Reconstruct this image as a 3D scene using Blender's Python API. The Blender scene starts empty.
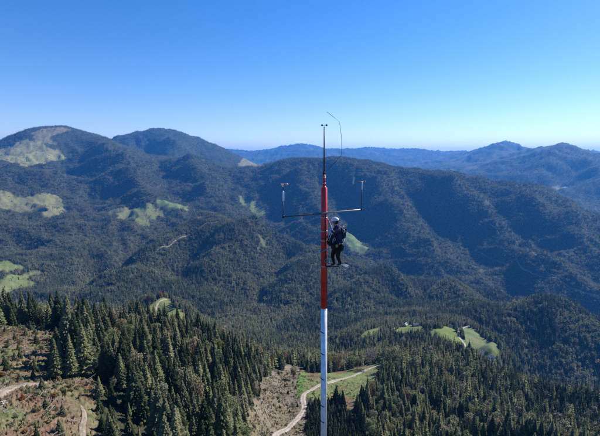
import bpy, bmesh, math, random
import numpy as np
from mathutils import Vector, Matrix

rng = np.random.default_rng(7)
random.seed(7)
scene = bpy.context.scene
col = scene.collection

# ------------------------------------------------------------------ camera
F = 405.0                      # focal length in units of a 600-wide frame
PITCH = math.radians(8.4)
cam_d = bpy.data.cameras.new('camera')
cam = bpy.data.objects.new('camera', cam_d)
col.objects.link(cam)
cam_d.sensor_width = 36.0
cam_d.lens = 36.0 * F / 600.0
cam_d.clip_start = 0.5
cam_d.clip_end = 90000.0
cam.location = (0, 0, 0)
cam.rotation_euler = (math.radians(90) - PITCH, 0, 0)
scene.camera = cam

# ------------------------------------------------------------------ sky, sun, exposure
SUN_AZ = math.radians(53.0)    # clockwise from the view direction (+Y)
SUN_EL = math.radians(36.0)
world = bpy.data.worlds.new("World")
scene.world = world
world.use_nodes = True
wn, wl = world.node_tree.nodes, world.node_tree.links
bg = wn['Background']
sky = wn.new('ShaderNodeTexSky')
sky.sky_type = 'NISHITA'
sky.sun_disc = False
sky.sun_elevation = SUN_EL
sky.sun_rotation = SUN_AZ
sky.altitude = 1200.0
sky.air_density = 1.0
sky.dust_density = 0.2
sky.ozone_density = 2.4
hsv = wn.new('ShaderNodeHueSaturation')
hsv.inputs['Saturation'].default_value = 1.38
hsv.inputs['Hue'].default_value = 0.505
hsv.inputs['Value'].default_value = 1.0
wl.new(sky.outputs[0], hsv.inputs['Color'])
tint = wn.new('ShaderNodeVectorMath'); tint.operation = 'MULTIPLY'
tint.inputs[1].default_value = (1.06, .925, .985)
wl.new(hsv.outputs[0], tint.inputs[0]); wl.new(tint.outputs[0], bg.inputs['Color'])
bg.inputs['Strength'].default_value = 0.113

sun_d = bpy.data.lights.new('sun', 'SUN')
sun_d.energy = 5.0
sun_d.angle = math.radians(0.5)
sun_d.color = (1.0, 0.955, 0.88)
sun = bpy.data.objects.new('sun', sun_d)
col.objects.link(sun)
sdir = Vector((math.sin(SUN_AZ) * math.cos(SUN_EL), math.cos(SUN_AZ) * math.cos(SUN_EL), math.sin(SUN_EL)))
sun.rotation_euler = sdir.to_track_quat('Z', 'Y').to_euler()

scene.view_settings.view_transform = 'Standard'
scene.view_settings.look = 'None'
scene.view_settings.gamma = 1.0
scene.view_settings.exposure = 0.6
scene.render.engine = 'CYCLES'
scene.cycles.volume_bounces = 1
scene.cycles.use_denoising = False
scene.cycles.max_bounces = 5
scene.cycles.diffuse_bounces = 2
scene.cycles.transparent_max_bounces = 8
scene.cycles.volume_max_steps = 64

# ------------------------------------------------------------------ small helpers
def ray(px, py):
    dx = (px - 300.0) / F
    yu = (218.0 - py) / F
    return dx, math.cos(PITCH) + yu * math.sin(PITCH), -math.sin(PITCH) + yu * math.cos(PITCH)

def at_depth(px, py, Y):
    """World point on the sight line of a photo pixel, at forward distance Y."""
    x, y, z = ray(px, py)
    s = Y / y
    return Vector((x * s, Y, z * s))

def az_t(px, py):
    x, y, z = ray(px, py)
    return math.degrees(math.atan2(x, y)), z / math.hypot(x, y)

def smooth(a, b, x):
    t = np.clip((x - a) / (b - a), 0, 1)
    return t * t * (3 - 2 * t)

def _hash(ix, iy, seed):
    h = (ix.astype(np.int64) * 374761393 + iy.astype(np.int64) * 668265263 + seed * 974634777) & 0x7fffffff
    h = ((h ^ (h >> 13)) * 1274126177) & 0x7fffffff
    return (h ^ (h >> 16)) & 0xffff

def perlin(x, y, seed=0):
    ix, iy = np.floor(x), np.floor(y)
    fx, fy = x - ix, y - iy
    u, v = fx * fx * fx * (fx * (fx * 6 - 15) + 10), fy * fy * fy * (fy * (fy * 6 - 15) + 10)
    def g(ox, oy):
        a = _hash(ix + ox, iy + oy, seed) * (2 * math.pi / 65536.0)
        return np.cos(a) * (fx - ox) + np.sin(a) * (fy - oy)
    a, b, c, d = g(0, 0), g(1, 0), g(0, 1), g(1, 1)
    return 1.5 * ((a * (1 - u) + b * u) * (1 - v) + (c * (1 - u) + d * u) * v)

def fbm(x, y, scale, octaves=3, seed=0):
    s, a, f = 0.0, 1.0, 1.0 / scale
    for o in range(octaves):
        s = s + a * perlin(x * f + 17.3 * o, y * f - 9.1 * o, seed + o)
        a *= 0.5; f *= 2.03
    return s

def ridged(x, y, scale, seed=0):
    wx = x + 0.35 * scale * perlin(x / scale, y / scale, seed + 50)
    wy = y + 0.35 * scale * perlin(x / scale, y / scale, seed + 51)
    n = 0.5 - np.abs(perlin(wx / scale, wy / scale, seed)) * 1.6
    return n

CREST = [(-60, 6600), (0, 7000), (45, 7300), (78, 7400), (104, 7200), (125, 6800), (155, 6300), (180, 6100), (220, 5900), (262, 5600), (280, 5300), (305, 5100), (350, 4950), (420, 4750), (480, 4500), (540, 4300), (600, 4200), (660, 4100)]
CREST_AZ = [az_t(p[0], 165)[0] for p in CREST]; CREST_V = [math.log(p[1]) for p in CREST]
def relief(x, y):
    R = np.hypot(x, y)
    A = smooth(900, 3200, R) * (1 - .45 * smooth(5400, 6800, R) * (1 - smooth(8000, 9500, R)))
    dv = np.log(np.maximum(R, 1)) - np.interp(np.degrees(np.arctan2(x, y)), CREST_AZ, CREST_V)
    A = A * (1 - .75 * np.exp(-(dv / .07) ** 2) - .3 * np.exp(-((np.log(np.maximum(R, 1)) - math.log(7700)) / .12) ** 2))
    z = A * (60 * ridged(x, y, 900.0, 3) + 48 * ridged(x, y, 420.0, 5) + 30 * ridged(x, y, 170.0, 9) + 7 * perlin(x / 62.0, y / 62.0, 11))
    z = z + smooth(7000, 12000, R) * (55 * ridged(x, y, 2300.0, 13) + 26 * ridged(x, y, 900.0, 14))
    z = z + smooth(200, 900, R) * (1 - 0.6 * A) * 13 * fbm(x, y, 190.0, 3, 21)
    z = z + smooth(40, 160, R) * 2.0 * fbm(x, y, 45.0, 3, 31)
    return z

# ------------------------------------------------------------------ terrain: ridges, faces and valleys as control lines
# each entry: (photo column, photo row of the ground there, distance in metres)
SEEN = [
 # the near slope, along and below the lower edge of the frame
 [(-60, 436, 122), (0, 436, 122), (80, 436, 126), (150, 436, 138), (220, 436, 165), (270, 436, 235), (320, 436, 255), (400, 436, 275), (500, 436, 340), (600, 436, 430), (660, 436, 480)],
 [(-60, 380, 170), (0, 380, 168), (80, 376, 172), (150, 385, 180), (220, 395, 215), (280, 400, 315), (350, 402, 345), (400, 400, 340), (450, 400, 410), (500, 402, 480), (550, 420, 490)],
 [(-60, 345, 225), (0, 345, 222), (80, 350, 220), (150, 352, 235), (220, 365, 280), (280, 378, 390), (350, 385, 400), (400, 375, 430)],
 # its crest
 [(-60, 324, 290), (0, 322, 290), (60, 325, 295), (100, 328, 305), (150, 331, 320), (200, 339, 345), (250, 355, 400), (300, 365, 480), (350, 364, 520), (400, 352, 600), (440, 351, 650), (480, 371, 650), (520, 391, 650), (560, 408, 650), (600, 422, 640), (660, 440, 640)],
 # knoll with a small meadow, left; saddle with farms, right; wooded knoll
 [(120, 316, 900), (143, 312, 930), (160, 309, 950), (185, 318, 900), (225, 327, 1050), (260, 333, 1100)],
 [(130, 308, 1050), (160, 300, 1060), (185, 306, 1060)],
 [(335, 342, 860), (365, 335, 880), (385, 328, 960), (400, 329, 1000), (430, 328, 1030), (455, 328, 1060), (472, 329, 1090)],
 [(430, 345, 820), (460, 352, 800), (480, 358, 800), (500, 363, 820)],
 [(465, 342, 900), (485, 345, 930), (500, 348, 950)],
 [(490, 330, 1250), (510, 321, 1450), (530, 316, 1600), (548, 314, 1680), (570, 321, 1720), (600, 338, 1700), (660, 360, 1650)],
 [(520, 346, 1260), (560, 350, 1420), (600, 364, 1450), (650, 380, 1450)],
 [(530, 380, 1080), (570, 390, 1150), (610, 405, 1180)],
 # foot, face and crest of the broad wooded hill in the middle
 [(100, 298, 1550), (200, 305, 1450), (250, 322, 1330), (300, 335, 1250), (350, 320, 1350), (400, 314, 1380), (450, 314, 1450), (480, 312, 1550)],
 [(130, 280, 2000), (200, 262, 2050), (260, 270, 1950), (320, 285, 1850), (380, 295, 1800), (450, 300, 1800)],
 [(100, 284, 2000), (125, 264, 2250), (150, 246, 2480), (175, 230, 2700), (200, 215, 2900), (225, 218, 2850), (260, 227, 2700), (285, 239, 2600), (330, 255, 2450), (370, 269, 2350), (400, 277, 2300), (450, 285, 2300), (520, 298, 2350), (600, 323, 2250), (660, 345, 2200)],
 # valley side on the left
 [(-60, 300, 1800), (0, 296, 1850), (40, 292, 1900), (80, 290, 1900)],
 [(-60, 262, 2500), (0, 262, 2450), (38, 268, 2350), (80, 262, 2400), (110, 262, 2500)],
 [(-60, 235, 3200), (0, 235, 3100), (60, 238, 3000), (110, 240, 2900), (150, 236, 3050)],
 [(0, 212, 3800), (60, 218, 3600), (100, 217, 3600), (150, 223, 3500), (185, 214, 3600)],
 [(-60, 187, 4600), (0, 190, 4500), (35, 195, 4400), (66, 200, 4200), (100, 205, 3900), (150, 206, 3850), (190, 206, 3900), (230, 204, 4000)],
 [(-60, 172, 5200), (0, 172, 5200), (60, 176, 5200), (100, 176, 5000), (150, 178, 4900), (200, 182, 4800), (250, 190, 4600)],
 [(0, 158, 5900), (30, 157, 6000), (60, 155, 6200), (85, 153, 6300)],
 # high crest on the left and the long ridge across the middle
 [(-60, 168, 6600), (-20, 152, 6900), (0, 146, 7000), (20, 134, 7200), (32, 130.5, 7250), (45, 128.5, 7300), (65, 127, 7400), (78, 130, 7400), (90, 133, 7350), (104, 138, 7200), (116, 143, 7000), (132, 150, 6700), (155, 155, 6300), (180, 158, 6100), (220, 164, 5900), (250, 165, 5700), (262, 165, 5600), (280, 161, 5300), (305, 158, 5100), (330, 157, 5000), (350, 159, 4950), (380, 163, 4900), (420, 171, 4750), (450, 175, 4650), (480, 181, 4500), (510, 189, 4400), (540, 199, 4300), (570, 208, 4250), (600, 217, 4200), (660, 238, 4100)],
 [(250, 190, 4600), (300, 190, 4350), (350, 200, 4100), (400, 208, 4000), (450, 215, 3950), (500, 222, 3900), (550, 234, 3800), (600, 246, 3700), (660, 262, 3600)],
 [(300, 236, 3400), (350, 250, 3200), (400, 263, 3100), (450, 268, 3050), (500, 273, 3000), (550, 282, 2930), (600, 295, 2950), (660, 310, 2950)],
 # peak behind
 [(100, 144, 8600), (115, 139.5, 8600), (128, 135.5, 8600), (150, 131, 8600), (165, 131, 8500), (185, 136, 8400), (205, 143, 8300), (225, 152, 8100), (245, 160, 8000)],
 # far blue ranges
 [(600, 210, 6400), (660, 225, 6200)],
 [(480, 178, 8000), (520, 183, 7700), (560, 188, 7400), (600, 190, 7400), (660, 195, 7400)],
 [(440, 166, 11000), (480, 163, 10600), (500, 158, 10500), (527, 149, 10500), (550, 145, 9900), (563, 143, 9800), (586, 149, 9700), (600, 154, 9500), (640, 165, 9300)],
 [(455, 156, 14800), (470, 152, 14800), (490, 146, 14500), (504, 141, 14000), (516, 144, 14000), (530, 150, 14000)],
 [(-60, 158, 20000), (100, 156, 20000), (200, 148, 19000), (220, 149, 19000), (235, 150, 19000), (252, 152.5, 19500), (270, 149.5, 20000), (285, 147, 20000), (300, 144.5, 20000), (315, 147, 20000), (330, 149.5, 20000), (350, 149, 20000), (370, 148, 20000), (395, 150, 20000), (410, 149, 20000), (440, 153, 20500), (470, 153, 20500), (660, 153, 20500)],
]
# hidden ground: (photo column, distance, height)
HIDDEN = [
 [(100, 2260, -735), (125, 2520, -715), (150, 2800, -665), (172, 3050, -600), (200, 3250, -560)],
 [(-60, 430, -215), (60, 430, -220), (150, 440, -230), (200, 470, -250), (250, 540, -290), (300, 640, -330), (350, 700, -370), (400, 800, -400), (440, 760, -395)],
 [(-60, 1000, -520), (60, 1000, -500), (110, 700, -370), (160, 700, -345), (220, 750, -400), (300, 950, -480)],
 [(480, 730, -425), (520, 830, -570), (560, 850, -650), (600, 850, -690), (660, 850, -710)],
 [(160, 1220, -530), (200, 1250, -540), (340, 1150, -520)],
 [(520, 1930, -775), (560, 1980, -815), (600, 1950, -860), (660, 1900, -880)],
 [(200, 3200, -500), (260, 3000, -620), (330, 2800, -780), (400, 2650, -840), (450, 2600, -860), (520, 2640, -940), (600, 2550, -1040), (660, 2500, -1060)],
 [(120, 7500, 100), (160, 7300, 0), (200, 7000, -100), (240, 6800, -180)],
 [(280, 6000, -300), (330, 5900, -300), (400, 5700, -400), (480, 5500, -550), (600, 5000, -780), (660, 5000, -780)],
 [(-60, 9000, 0), (0, 9000, 200), (60, 9500, 200), (160, 11000, 0), (240, 11000, -250), (330, 9000, -500), (400, 8500, -500), (440, 9000, -400)],
 [(-60, 14000, -200), (100, 14000, -100), (250, 14000, -200), (400, 14000, -250), (520, 12000, -100), (600, 12500, -100), (660, 13000, -100)],
 [(520, 16500, -100), (600, 16500, -100)],
 [(-60, 26000, -300), (100, 26000, -300), (300, 26000, -300), (450, 26000, -300), (660, 26000, -300)],
 [(-60, 32000, -500), (200, 32000, -500), (450, 32000, -500), (660, 32000, -500)],
 [(-60, 60, -64), (100, 60, -64), (250, 60, -68), (400, 60, -72), (500, 60, -74), (660, 60, -76)],
 [(-60, 95, -74), (100, 95, -75), (250, 100, -86), (400, 130, -112), (500, 160, -130), (660, 180, -140)],
 [(-60, 20, -61), (300, 20, -61), (660, 20, -61)],
]

ctrl = []
for line in SEEN:
    for (a, b) in zip(line[:-1], line[1:]):
        n = max(1, int(round(abs(b[0] - a[0]) / 26.0)))
        for k in range(n):
            f = k / n
            ctrl.append((a[0] + (b[0] - a[0]) * f, a[1] + (b[1] - a[1]) * f, math.exp(math.log(a[2]) * (1 - f) + math.log(b[2]) * f), None))
    ctrl.append(line[-1] + (None,))
for line in HIDDEN:
    for p in line:
        ctrl.append((p[0], None, p[1], p[2]))
CA, CV, CG = [], [], []
for px, py, R, z in ctrl:
    if py is None:
        az, _ = az_t(px, 250.0)
    else:
        az, t = az_t(px, py); z = t * R
    r = math.radians(az)
    n = float(relief(np.array([R * math.sin(r)]), np.array([R * math.cos(r)]))[0])
    CA.append(az); CV.append(math.log(R)); CG.append((z - n + 60.0) / (R + 100.0))
SA, SV = 1.0 / 9.0, 2.2
P = np.stack([np.array(CA) * SA, np.array(CV) * SV], 1)
G = np.array(CG)

def kern(d2):
    return 0.5 * d2 * np.log(d2 + 1e-9)
n = len(P)
K = kern(((P[:, None] - P[None]) ** 2).sum(-1)) + np.eye(n) * 2e-3
Q = np.concatenate([np.ones((n, 1)), P], 1)
M = np.block([[K, Q], [Q.T, np.zeros((3, 3))]])
sol = np.linalg.solve(M, np.concatenate([G, np.zeros(3)]))
w_, c_ = sol[:n], sol[n:]

def tps(az, v):
    pts = np.stack([az.ravel() * SA, v.ravel() * SV], 1).astype(np.float32)
    out = np.empty(len(pts), np.float32)
    Pf, wf = P.astype(np.float32), w_.astype(np.float32)
    for i in range(0, len(pts), 20000):
        q = pts[i:i + 20000]
        d2 = (q[:, None, 0] - Pf[None, :, 0]) ** 2 + (q[:, None, 1] - Pf[None, :, 1]) ** 2
        out[i:i + 20000] = (d2 * np.log(d2 + 1e-9) * 0.5) @ wf + c_[0] + q[:, 0] * c_[1] + q[:, 1] * c_[2]
    return out.reshape(az.shape)

AZ = np.concatenate([np.arange(-180, -48, 2.0), np.arange(-48, 48, 0.15), np.arange(48, 180, 2.0)])
LV = np.linspace(math.log(8.0), math.log(32000.0), 860)
gA, gV = np.meshgrid(AZ, LV, indexing='ij')
core = np.abs(AZ) <= 50
g = np.zeros_like(gA)
g[core] = tps(gA[core], gV[core])
edgeL, edgeR = g[core][0], g[core][-1]
mean = g[core].mean(0)
for i, a in enumerate(AZ):
    if not core[i]:
        f = smooth(50.0, 100.0, abs(a))
        g[i] = (edgeL if a < 0 else edgeR) * (1 - f) + mean * f
gR = np.exp(gV)
gX, gY = gR * np.sin(np.radians(gA)), gR * np.cos(np.radians(gA))
gZ = -60.0 + (gR + 100.0) * g + relief(gX, gY)
# spurs and ravines that run down the big slopes: (line of photo column and distance, height, half width)
SPURS = [
 ([(480, 1250), (520, 1560), (548, 1690), (575, 1720), (620, 1700), (650, 1680)], 46, 190), ([(508, 1120), (530, 1200), (570, 1290), (610, 1320), (650, 1320)], -55, 150),
 ([(285, 5000), (300, 4300), (318, 3700), (330, 3450)], 80, 260), ([(345, 4750), (370, 4300), (400, 3800), (425, 3250)], 90, 270),
 ([(425, 4600), (460, 4200), (505, 3700), (555, 3100)], 95, 270), ([(500, 4300), (545, 3950), (600, 3400)], 80, 240),
 ([(318, 4850), (345, 4100), (365, 3500)], -75, 230), ([(390, 4700), (430, 4000), (480, 3300)], -85, 240), ([(465, 4400), (515, 3850), (570, 3250)], -75, 230),
 ([(110, 6600), (120, 5800), (135, 5000), (150, 4300)], 120, 380), ([(30, 5700), (45, 5100), (60, 4700)], 70, 300), ([(75, 6000), (80, 5200), (88, 4500), (95, 4000)], -120, 300),
 ([(190, 5900), (195, 5100), (200, 4500)], 95, 320), ([(165, 5700), (170, 5000), (178, 4300)], -90, 280),
 ([(558, 9000), (540, 8500), (500, 8000)], 170, 600), ([(596, 8700), (605, 8100), (600, 7400)], 150, 500), ([(498, 12600), (480, 11800)], 160, 700), ([(530, 9900), (515, 8600), (480, 7800)], -130, 500), ([(570, 8800), (560, 7800)], -130, 400),
 ([(168, 8000), (180, 7600)], 110, 350), ([(140, 8300), (150, 7700)], -90, 300),
 ([(262, 2650), (235, 2250), (215, 1850)], 48, 140), ([(330, 2400), (310, 2000), (290, 1650)], 44, 135), ([(295, 2500), (272, 2100), (255, 1700)], -48, 130),
 ([(400, 2250), (370, 1900), (345, 1600)], 42, 135), ([(365, 2300), (340, 1950), (318, 1600)], -42, 125), ([(190, 2500), (150, 2100), (120, 1750)], 42, 125), ([(205, 2350), (170, 1950)], -38, 120), ([(470, 2150), (450, 1850)], 38, 120), ([(435, 2200), (410, 1850)], -38, 120),
]
for line, hgt, wid in SPURS:
    lp_ = []
    for px, R in line:
        a = math.radians(az_t(px, 230)[0]); lp_.append((R * math.sin(a), R * math.cos(a)))
    xs_ = [p[0] for p in lp_]; ys_ = [p[1] for p in lp_]; ww = wid * 1.8
    b_ = (gX > min(xs_) - ww) & (gX < max(xs_) + ww) & (gY > min(ys_) - ww) & (gY < max(ys_) + ww)
    X_, Y_ = gX[b_], gY[b_]
    X_ = X_ + .35 * wid * perlin(X_ / wid, Y_ / wid, 131); Y_ = Y_ + .35 * wid * perlin(X_ / wid, Y_ / wid, 132)
    d_ = np.full(X_.shape, 1e9); al_ = np.zeros(X_.shape)
    for k_, (p, q) in enumerate(zip(lp_[:-1], lp_[1:])):
        vx, vy = q[0] - p[0], q[1] - p[1]; t_ = np.clip(((X_ - p[0]) * vx + (Y_ - p[1]) * vy) / (vx * vx + vy * vy), 0, 1)
        dd = np.hypot(X_ - p[0] - t_ * vx, Y_ - p[1] - t_ * vy); al_ = np.where(dd < d_, (k_ + t_) / (len(lp_) - 1), al_); d_ = np.minimum(d_, dd)
    u_ = np.clip(1 - np.sqrt(d_ ** 2 + (wid * .06) ** 2) / (wid * 1.3), 0, 1)
    gZ[b_] += hgt * (1.5 if abs(hgt) < 56 else 1.1) * smooth(-.1, .30, al_) * u_ * (.5 + .5 * smooth(0, .45, u_))
gT = gZ / gR
gTmax = np.maximum.accumulate(gT, axis=1)

def grid_lookup(field, x, y):
    az = np.degrees(np.arctan2(x, y)); v = np.log(np.maximum(np.hypot(x, y), 8.01))
    i = np.clip(np.searchsorted(AZ, az) - 1, 0, len(AZ) - 2)
    fa = np.clip((az - AZ[i]) / (AZ[i + 1] - AZ[i]), 0, 1)
    u = np.clip((v - LV[0]) / (LV[1] - LV[0]), 0, len(LV) - 1.001)
    j = u.astype(int); fv = u - j
    return (field[i, j] * (1 - fa) * (1 - fv) + field[i + 1, j] * fa * (1 - fv) + field[i, j + 1] * (1 - fa) * fv + field[i + 1, j + 1] * fa * fv)

def height(x, y):
    return grid_lookup(gZ, np.asarray(x, float), np.asarray(y, float))
def h1(x, y):
    return float(height(np.array([x]), np.array([y]))[0])

def on_ground(px, py, rmin=20.0):
    """The first piece of ground that the sight line of a photo pixel meets."""
    az, t = az_t(px, py)
    i = int(np.clip(np.searchsorted(AZ, az) - 1, 0, len(AZ) - 2))
    f = (az - AZ[i]) / (AZ[i + 1] - AZ[i])
    prof = gT[i] * (1 - f) + gT[i + 1] * f
    ok = np.nonzero((prof >= t) & (np.exp(LV) > rmin))[0]
    if len(ok) == 0:
        j = int(np.argmax(np.where(np.exp(LV) > rmin, prof, -9)))
        R = math.exp(LV[j])
    else:
        j = max(int(ok[0]), 1)
        t0, t1 = prof[j - 1], prof[j]
        k = (t - t0) / (t1 - t0) if t1 > t0 else 1.0
        R = math.exp(LV[j - 1] + (LV[j] - LV[j - 1]) * min(max(k, 0), 1))
    r = math.radians(az)
    return R * math.sin(r), R * math.cos(r)

def in_poly(x, y, poly):
    out = np.zeros(x.shape, bool)
    xs, ys = [p[0] for p in poly], [p[1] for p in poly]
    box = (x >= min(xs)) & (x <= max(xs)) & (y >= min(ys)) & (y <= max(ys))
    bx, by = x[box], y[box]
    ins = np.zeros(bx.shape, bool)
    j = len(poly) - 1
    for i in range(len(poly)):
        xi, yi, xj, yj = xs[i], ys[i], xs[j], ys[j]
        if yi != yj:
            c = ((yi > by) != (yj > by)) & (bx < (xj - xi) * (by - yi) / (yj - yi) + xi)
            ins ^= c
        j = i
    out[box] = ins
    return out

# open ground: (name, photo outline, base colour, second colour)
GREEN = (0.13, 0.165, 0.042); OLIVE = (0.165, 0.168, 0.062); TAN = (0.185, 0.165, 0.085)
BROWN = (0.145, 0.10, 0.062); RUST = (0.145, 0.09, 0.058); GREY = (0.175, 0.145, 0.105)
OPEN = [
 ('clearing', [(-150, 520), (-60, 333), (0, 327), (24, 326), (60, 331), (66, 348), (54, 370), (88, 378), (92, 390), (93, 400), (98, 436), (102, 520)], BROWN, (0.15, 0.13, 0.068)),
 ('clearing', [(222, 540), (240, 470), (247, 418), (258, 397), (254, 384), (268, 374), (284, 365), (299, 366), (306, 372), (324, 375), (310, 392), (308, 400), (306, 416), (304, 436), (312, 470), (316, 540)], GREY, (0.15, 0.12, 0.07)),
 ('meadow', [(302, 374), (322, 373), (345, 371), (365, 366), (380, 362), (388, 366), (381, 378), (373, 392), (362, 404), (352, 417), (340, 406), (326, 402), (310, 398), (304, 396)], (0.135, 0.165, 0.055), (0.15, 0.10, 0.055)),
 ('clearing', [(114, 345), (121, 343), (127, 347), (126, 354), (117, 357)], (.30,.26,.2), TAN),
 ('meadow', [(138, 311), (147, 308), (158, 302), (163, 298), (171, 299), (173, 305), (182, 311), (190, 318), (187, 325), (172, 322), (158, 316)], (0.12, 0.15, 0.05), OLIVE),
 ('meadow', [(392, 331), (400, 327), (410, 325), (426, 327), (429, 332), (415, 333), (402, 335)], GREEN, OLIVE),
 ('meadow', [(430, 333), (440, 328), (455, 327), (459, 333), (465, 343), (470, 353), (455, 349), (438, 340)], GREEN, (0.14, 0.18, 0.05)),
 ('meadow', [(460, 327), (474, 330), (484, 339), (498, 350), (502, 360), (492, 366), (478, 360), (470, 350), (463, 338)], (0.12, 0.155, 0.06), OLIVE),
 ('meadow', [(361, 336), (372, 329), (386, 325), (390, 328), (375, 334), (364, 340)], GREEN, OLIVE),
 ('meadow', [(-60, 262), (0, 261), (15, 263), (24, 267), (12, 272), (0, 275), (-60, 284)], (0.135, 0.17, 0.055), OLIVE),
 ('meadow', [(-60, 288), (0, 279), (32, 270.5), (38, 272), (33, 276), (26, 280), (36, 284), (23, 291), (0, 297), (-60, 299)], (0.135, 0.165, 0.055), OLIVE),
 ('meadow', [(-60, 186), (0, 190), (14, 197), (34, 195), (60, 197), (66, 205), (62, 214), (48, 218), (30, 213), (0, 208), (-60, 205)], OLIVE, TAN),
 ('meadow', [(100, 213), (112, 209), (136, 208), (154, 205), (162, 209), (172, 212), (157, 217), (148, 226), (138, 225), (126, 220)], OLIVE, (0.12, 0.14, 0.05)),
 ('meadow', [(156, 199), (172, 203), (190, 206), (187, 212), (168, 210), (158, 205)], (0.14, 0.19, 0.06), OLIVE),
 ('meadow', [(-40, 158), (0, 149), (26, 140), (42, 141), (46, 148), (60, 150), (66, 159), (48, 162), (22, 167), (10, 162), (-10, 163)], (0.215, 0.215, 0.085), TAN),
 ('meadow', [(30, 133), (45, 128.5), (62, 127), (73, 130), (58, 134), (50, 138), (58, 144), (44, 143), (34, 139)], TAN, (0.18, 0.16, 0.08)),
 ('meadow', [(84, 144), (96, 144), (110, 148), (122, 152), (100, 149), (86, 148)], TAN, BROWN),
 ('meadow', [(136, 140), (142, 135), (150, 140), (146, 144)], TAN, BROWN),
 ('meadow', [(238, 195), (249, 199), (263, 208), (267, 216), (257, 214), (243, 206)], (0.15, 0.19, 0.07), OLIVE),
 ('meadow', [(344, 231), (352, 234), (362, 243), (370, 251), (362, 254), (350, 248), (343, 240)], (0.13, 0.19, 0.07), OLIVE),
 ('meadow', [(238, 163.5), (262, 163.5), (264, 166), (238, 166.5)], TAN, OLIVE),
 ('meadow', [(552, 186), (561, 184), (568, 188), (558, 190)], (0.2, 0.22, 0.09), OLIVE),
]
OPEN_W = []
for name, pp, c1, c2 in OPEN:
    OPEN_W.append([on_ground(x, y) for x, y in pp])

def open_index(x, y):
    """index of the open patch a point lies in, -1 in the forest; edges wander a little"""
    R = np.hypot(x, y)
    s = np.clip(R / 900.0, 0.15, 2.4)
    xx = x + 9 * s * perlin(x / (30 * s), y / (30 * s), 71)
    yy = y + 9 * s * perlin(x / (30 * s), y / (30 * s), 72)
    xx = xx + 4.5 * s * perlin(x / (9 * s), y / (9 * s), 73)
    yy = yy + 4.5 * s * perlin(x / (9 * s), y / (9 * s), 74)
    out = np.full(x.shape, -1)
    for k, poly in enumerate(OPEN_W):
        out[in_poly(xx, yy, poly)] = k
    # small glades
    gl = (perlin(x / 150.0, y / 150.0, 91) > 0.74) & (R > 1500) & (R < 5600) & (out < 0)
    out[gl] = 100
    out[(R < 62) & (out < 0)] = 101
    return out

# ------------------------------------------------------------------ materials
def mat(name, color, rough=0.8, metal=0.0, spec=0.3, noise=None, bump=None):
    m = bpy.data.materials.new(name); m.use_nodes = True
    nt = m.node_tree; b = nt.nodes['Principled BSDF']
    b.inputs['Base Color'].default_value = (*color, 1); b.inputs['Roughness'].default_value = rough
    b.inputs['Metallic'].default_value = metal; b.inputs['Specular IOR Level'].default_value = spec
    if noise or bump:
        tc = nt.nodes.new('ShaderNodeTexCoord'); nz = nt.nodes.new('ShaderNodeTexNoise')
        nz.inputs['Scale'].default_value = (noise or bump)[0]; nz.inputs['Detail'].default_value = 5
        nt.links.new(tc.outputs['Object'], nz.inputs['Vector'])
    if noise:
        r = nt.nodes.new('ShaderNodeValToRGB'); nt.links.new(nz.outputs['Fac'], r.inputs['Fac'])
        r.color_ramp.elements[0].position = 0.35; r.color_ramp.elements[1].position = 0.68
        r.color_ramp.elements[0].color = (*[c * (1 - noise[1]) for c in color], 1)
        r.color_ramp.elements[1].color = (*[min(1, c * (1 + noise[1])) for c in color], 1)
        nt.links.new(r.outputs['Color'], b.inputs['Base Color'])
    if bump:
        bp = nt.nodes.new('ShaderNodeBump'); bp.inputs['Strength'].default_value = bump[1]; bp.inputs['Distance'].default_value = 0.02
        nt.links.new(nz.outputs['Fac'], bp.inputs['Height']); nt.links.new(bp.outputs['Normal'], b.inputs['Normal'])
    return m

def foliage_mat(name, ramp, translucency=0.25):
    """leaf material: colour picked per tree, varied per leaf by the 'tint' attribute"""
    m = bpy.data.materials.new(name); m.use_nodes = True
    nt = m.node_tree; nt.nodes.clear(); N, L = nt.nodes, nt.links
    out = N.new('ShaderNodeOutputMaterial')
    oi = N.new('ShaderNodeObjectInfo')
    at = N.new('ShaderNodeAttribute'); at.attribute_name = 'tint'
    add = N.new('ShaderNodeMath'); add.operation = 'MULTIPLY_ADD'
    L.new(at.outputs['Fac'], add.inputs[0]); add.inputs[1].default_value = 0.62; L.new(oi.outputs['Random'], add.inputs[2])
    fr = N.new('ShaderNodeMath'); fr.operation = 'FRACT'; L.new(add.outputs[0], fr.inputs[0])
    r = N.new('ShaderNodeValToRGB'); L.new(fr.outputs[0], r.inputs['Fac'])
    els = r.color_ramp.elements
    while len(els) > 1: els.remove(els[-1])
    els[0].position = ramp[0][0]; els[0].color = (*ramp[0][1], 1)
    for p, c in ramp[1:]:
        e = els.new(p); e.color = (*c, 1)
    a2 = N.new('ShaderNodeAttribute'); a2.attribute_name = 'shade'
    mr = N.new('ShaderNodeMapRange'); mr.inputs['To Min'].default_value = 0.72; mr.inputs['To Max'].default_value = 1.3
    L.new(a2.outputs['Fac'], mr.inputs['Value'])
    mul = N.new('ShaderNodeVectorMath'); mul.operation = 'SCALE'
    L.new(r.outputs['Color'], mul.inputs[0]); L.new(mr.outputs['Result'], mul.inputs['Scale'])
    d = N.new('ShaderNodeBsdfDiffuse'); t = N.new('ShaderNodeBsdfTranslucent'); mx = N.new('ShaderNodeMixShader')
    mx.inputs['Fac'].default_value = translucency
    L.new(mul.outputs[0], d.inputs['Color']); L.new(mul.outputs[0], t.inputs['Color'])
    L.new(d.outputs[0], mx.inputs[1]); L.new(t.outputs[0], mx.inputs[2]); L.new(mx.outputs[0], out.inputs['Surface'])
    return m

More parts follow.
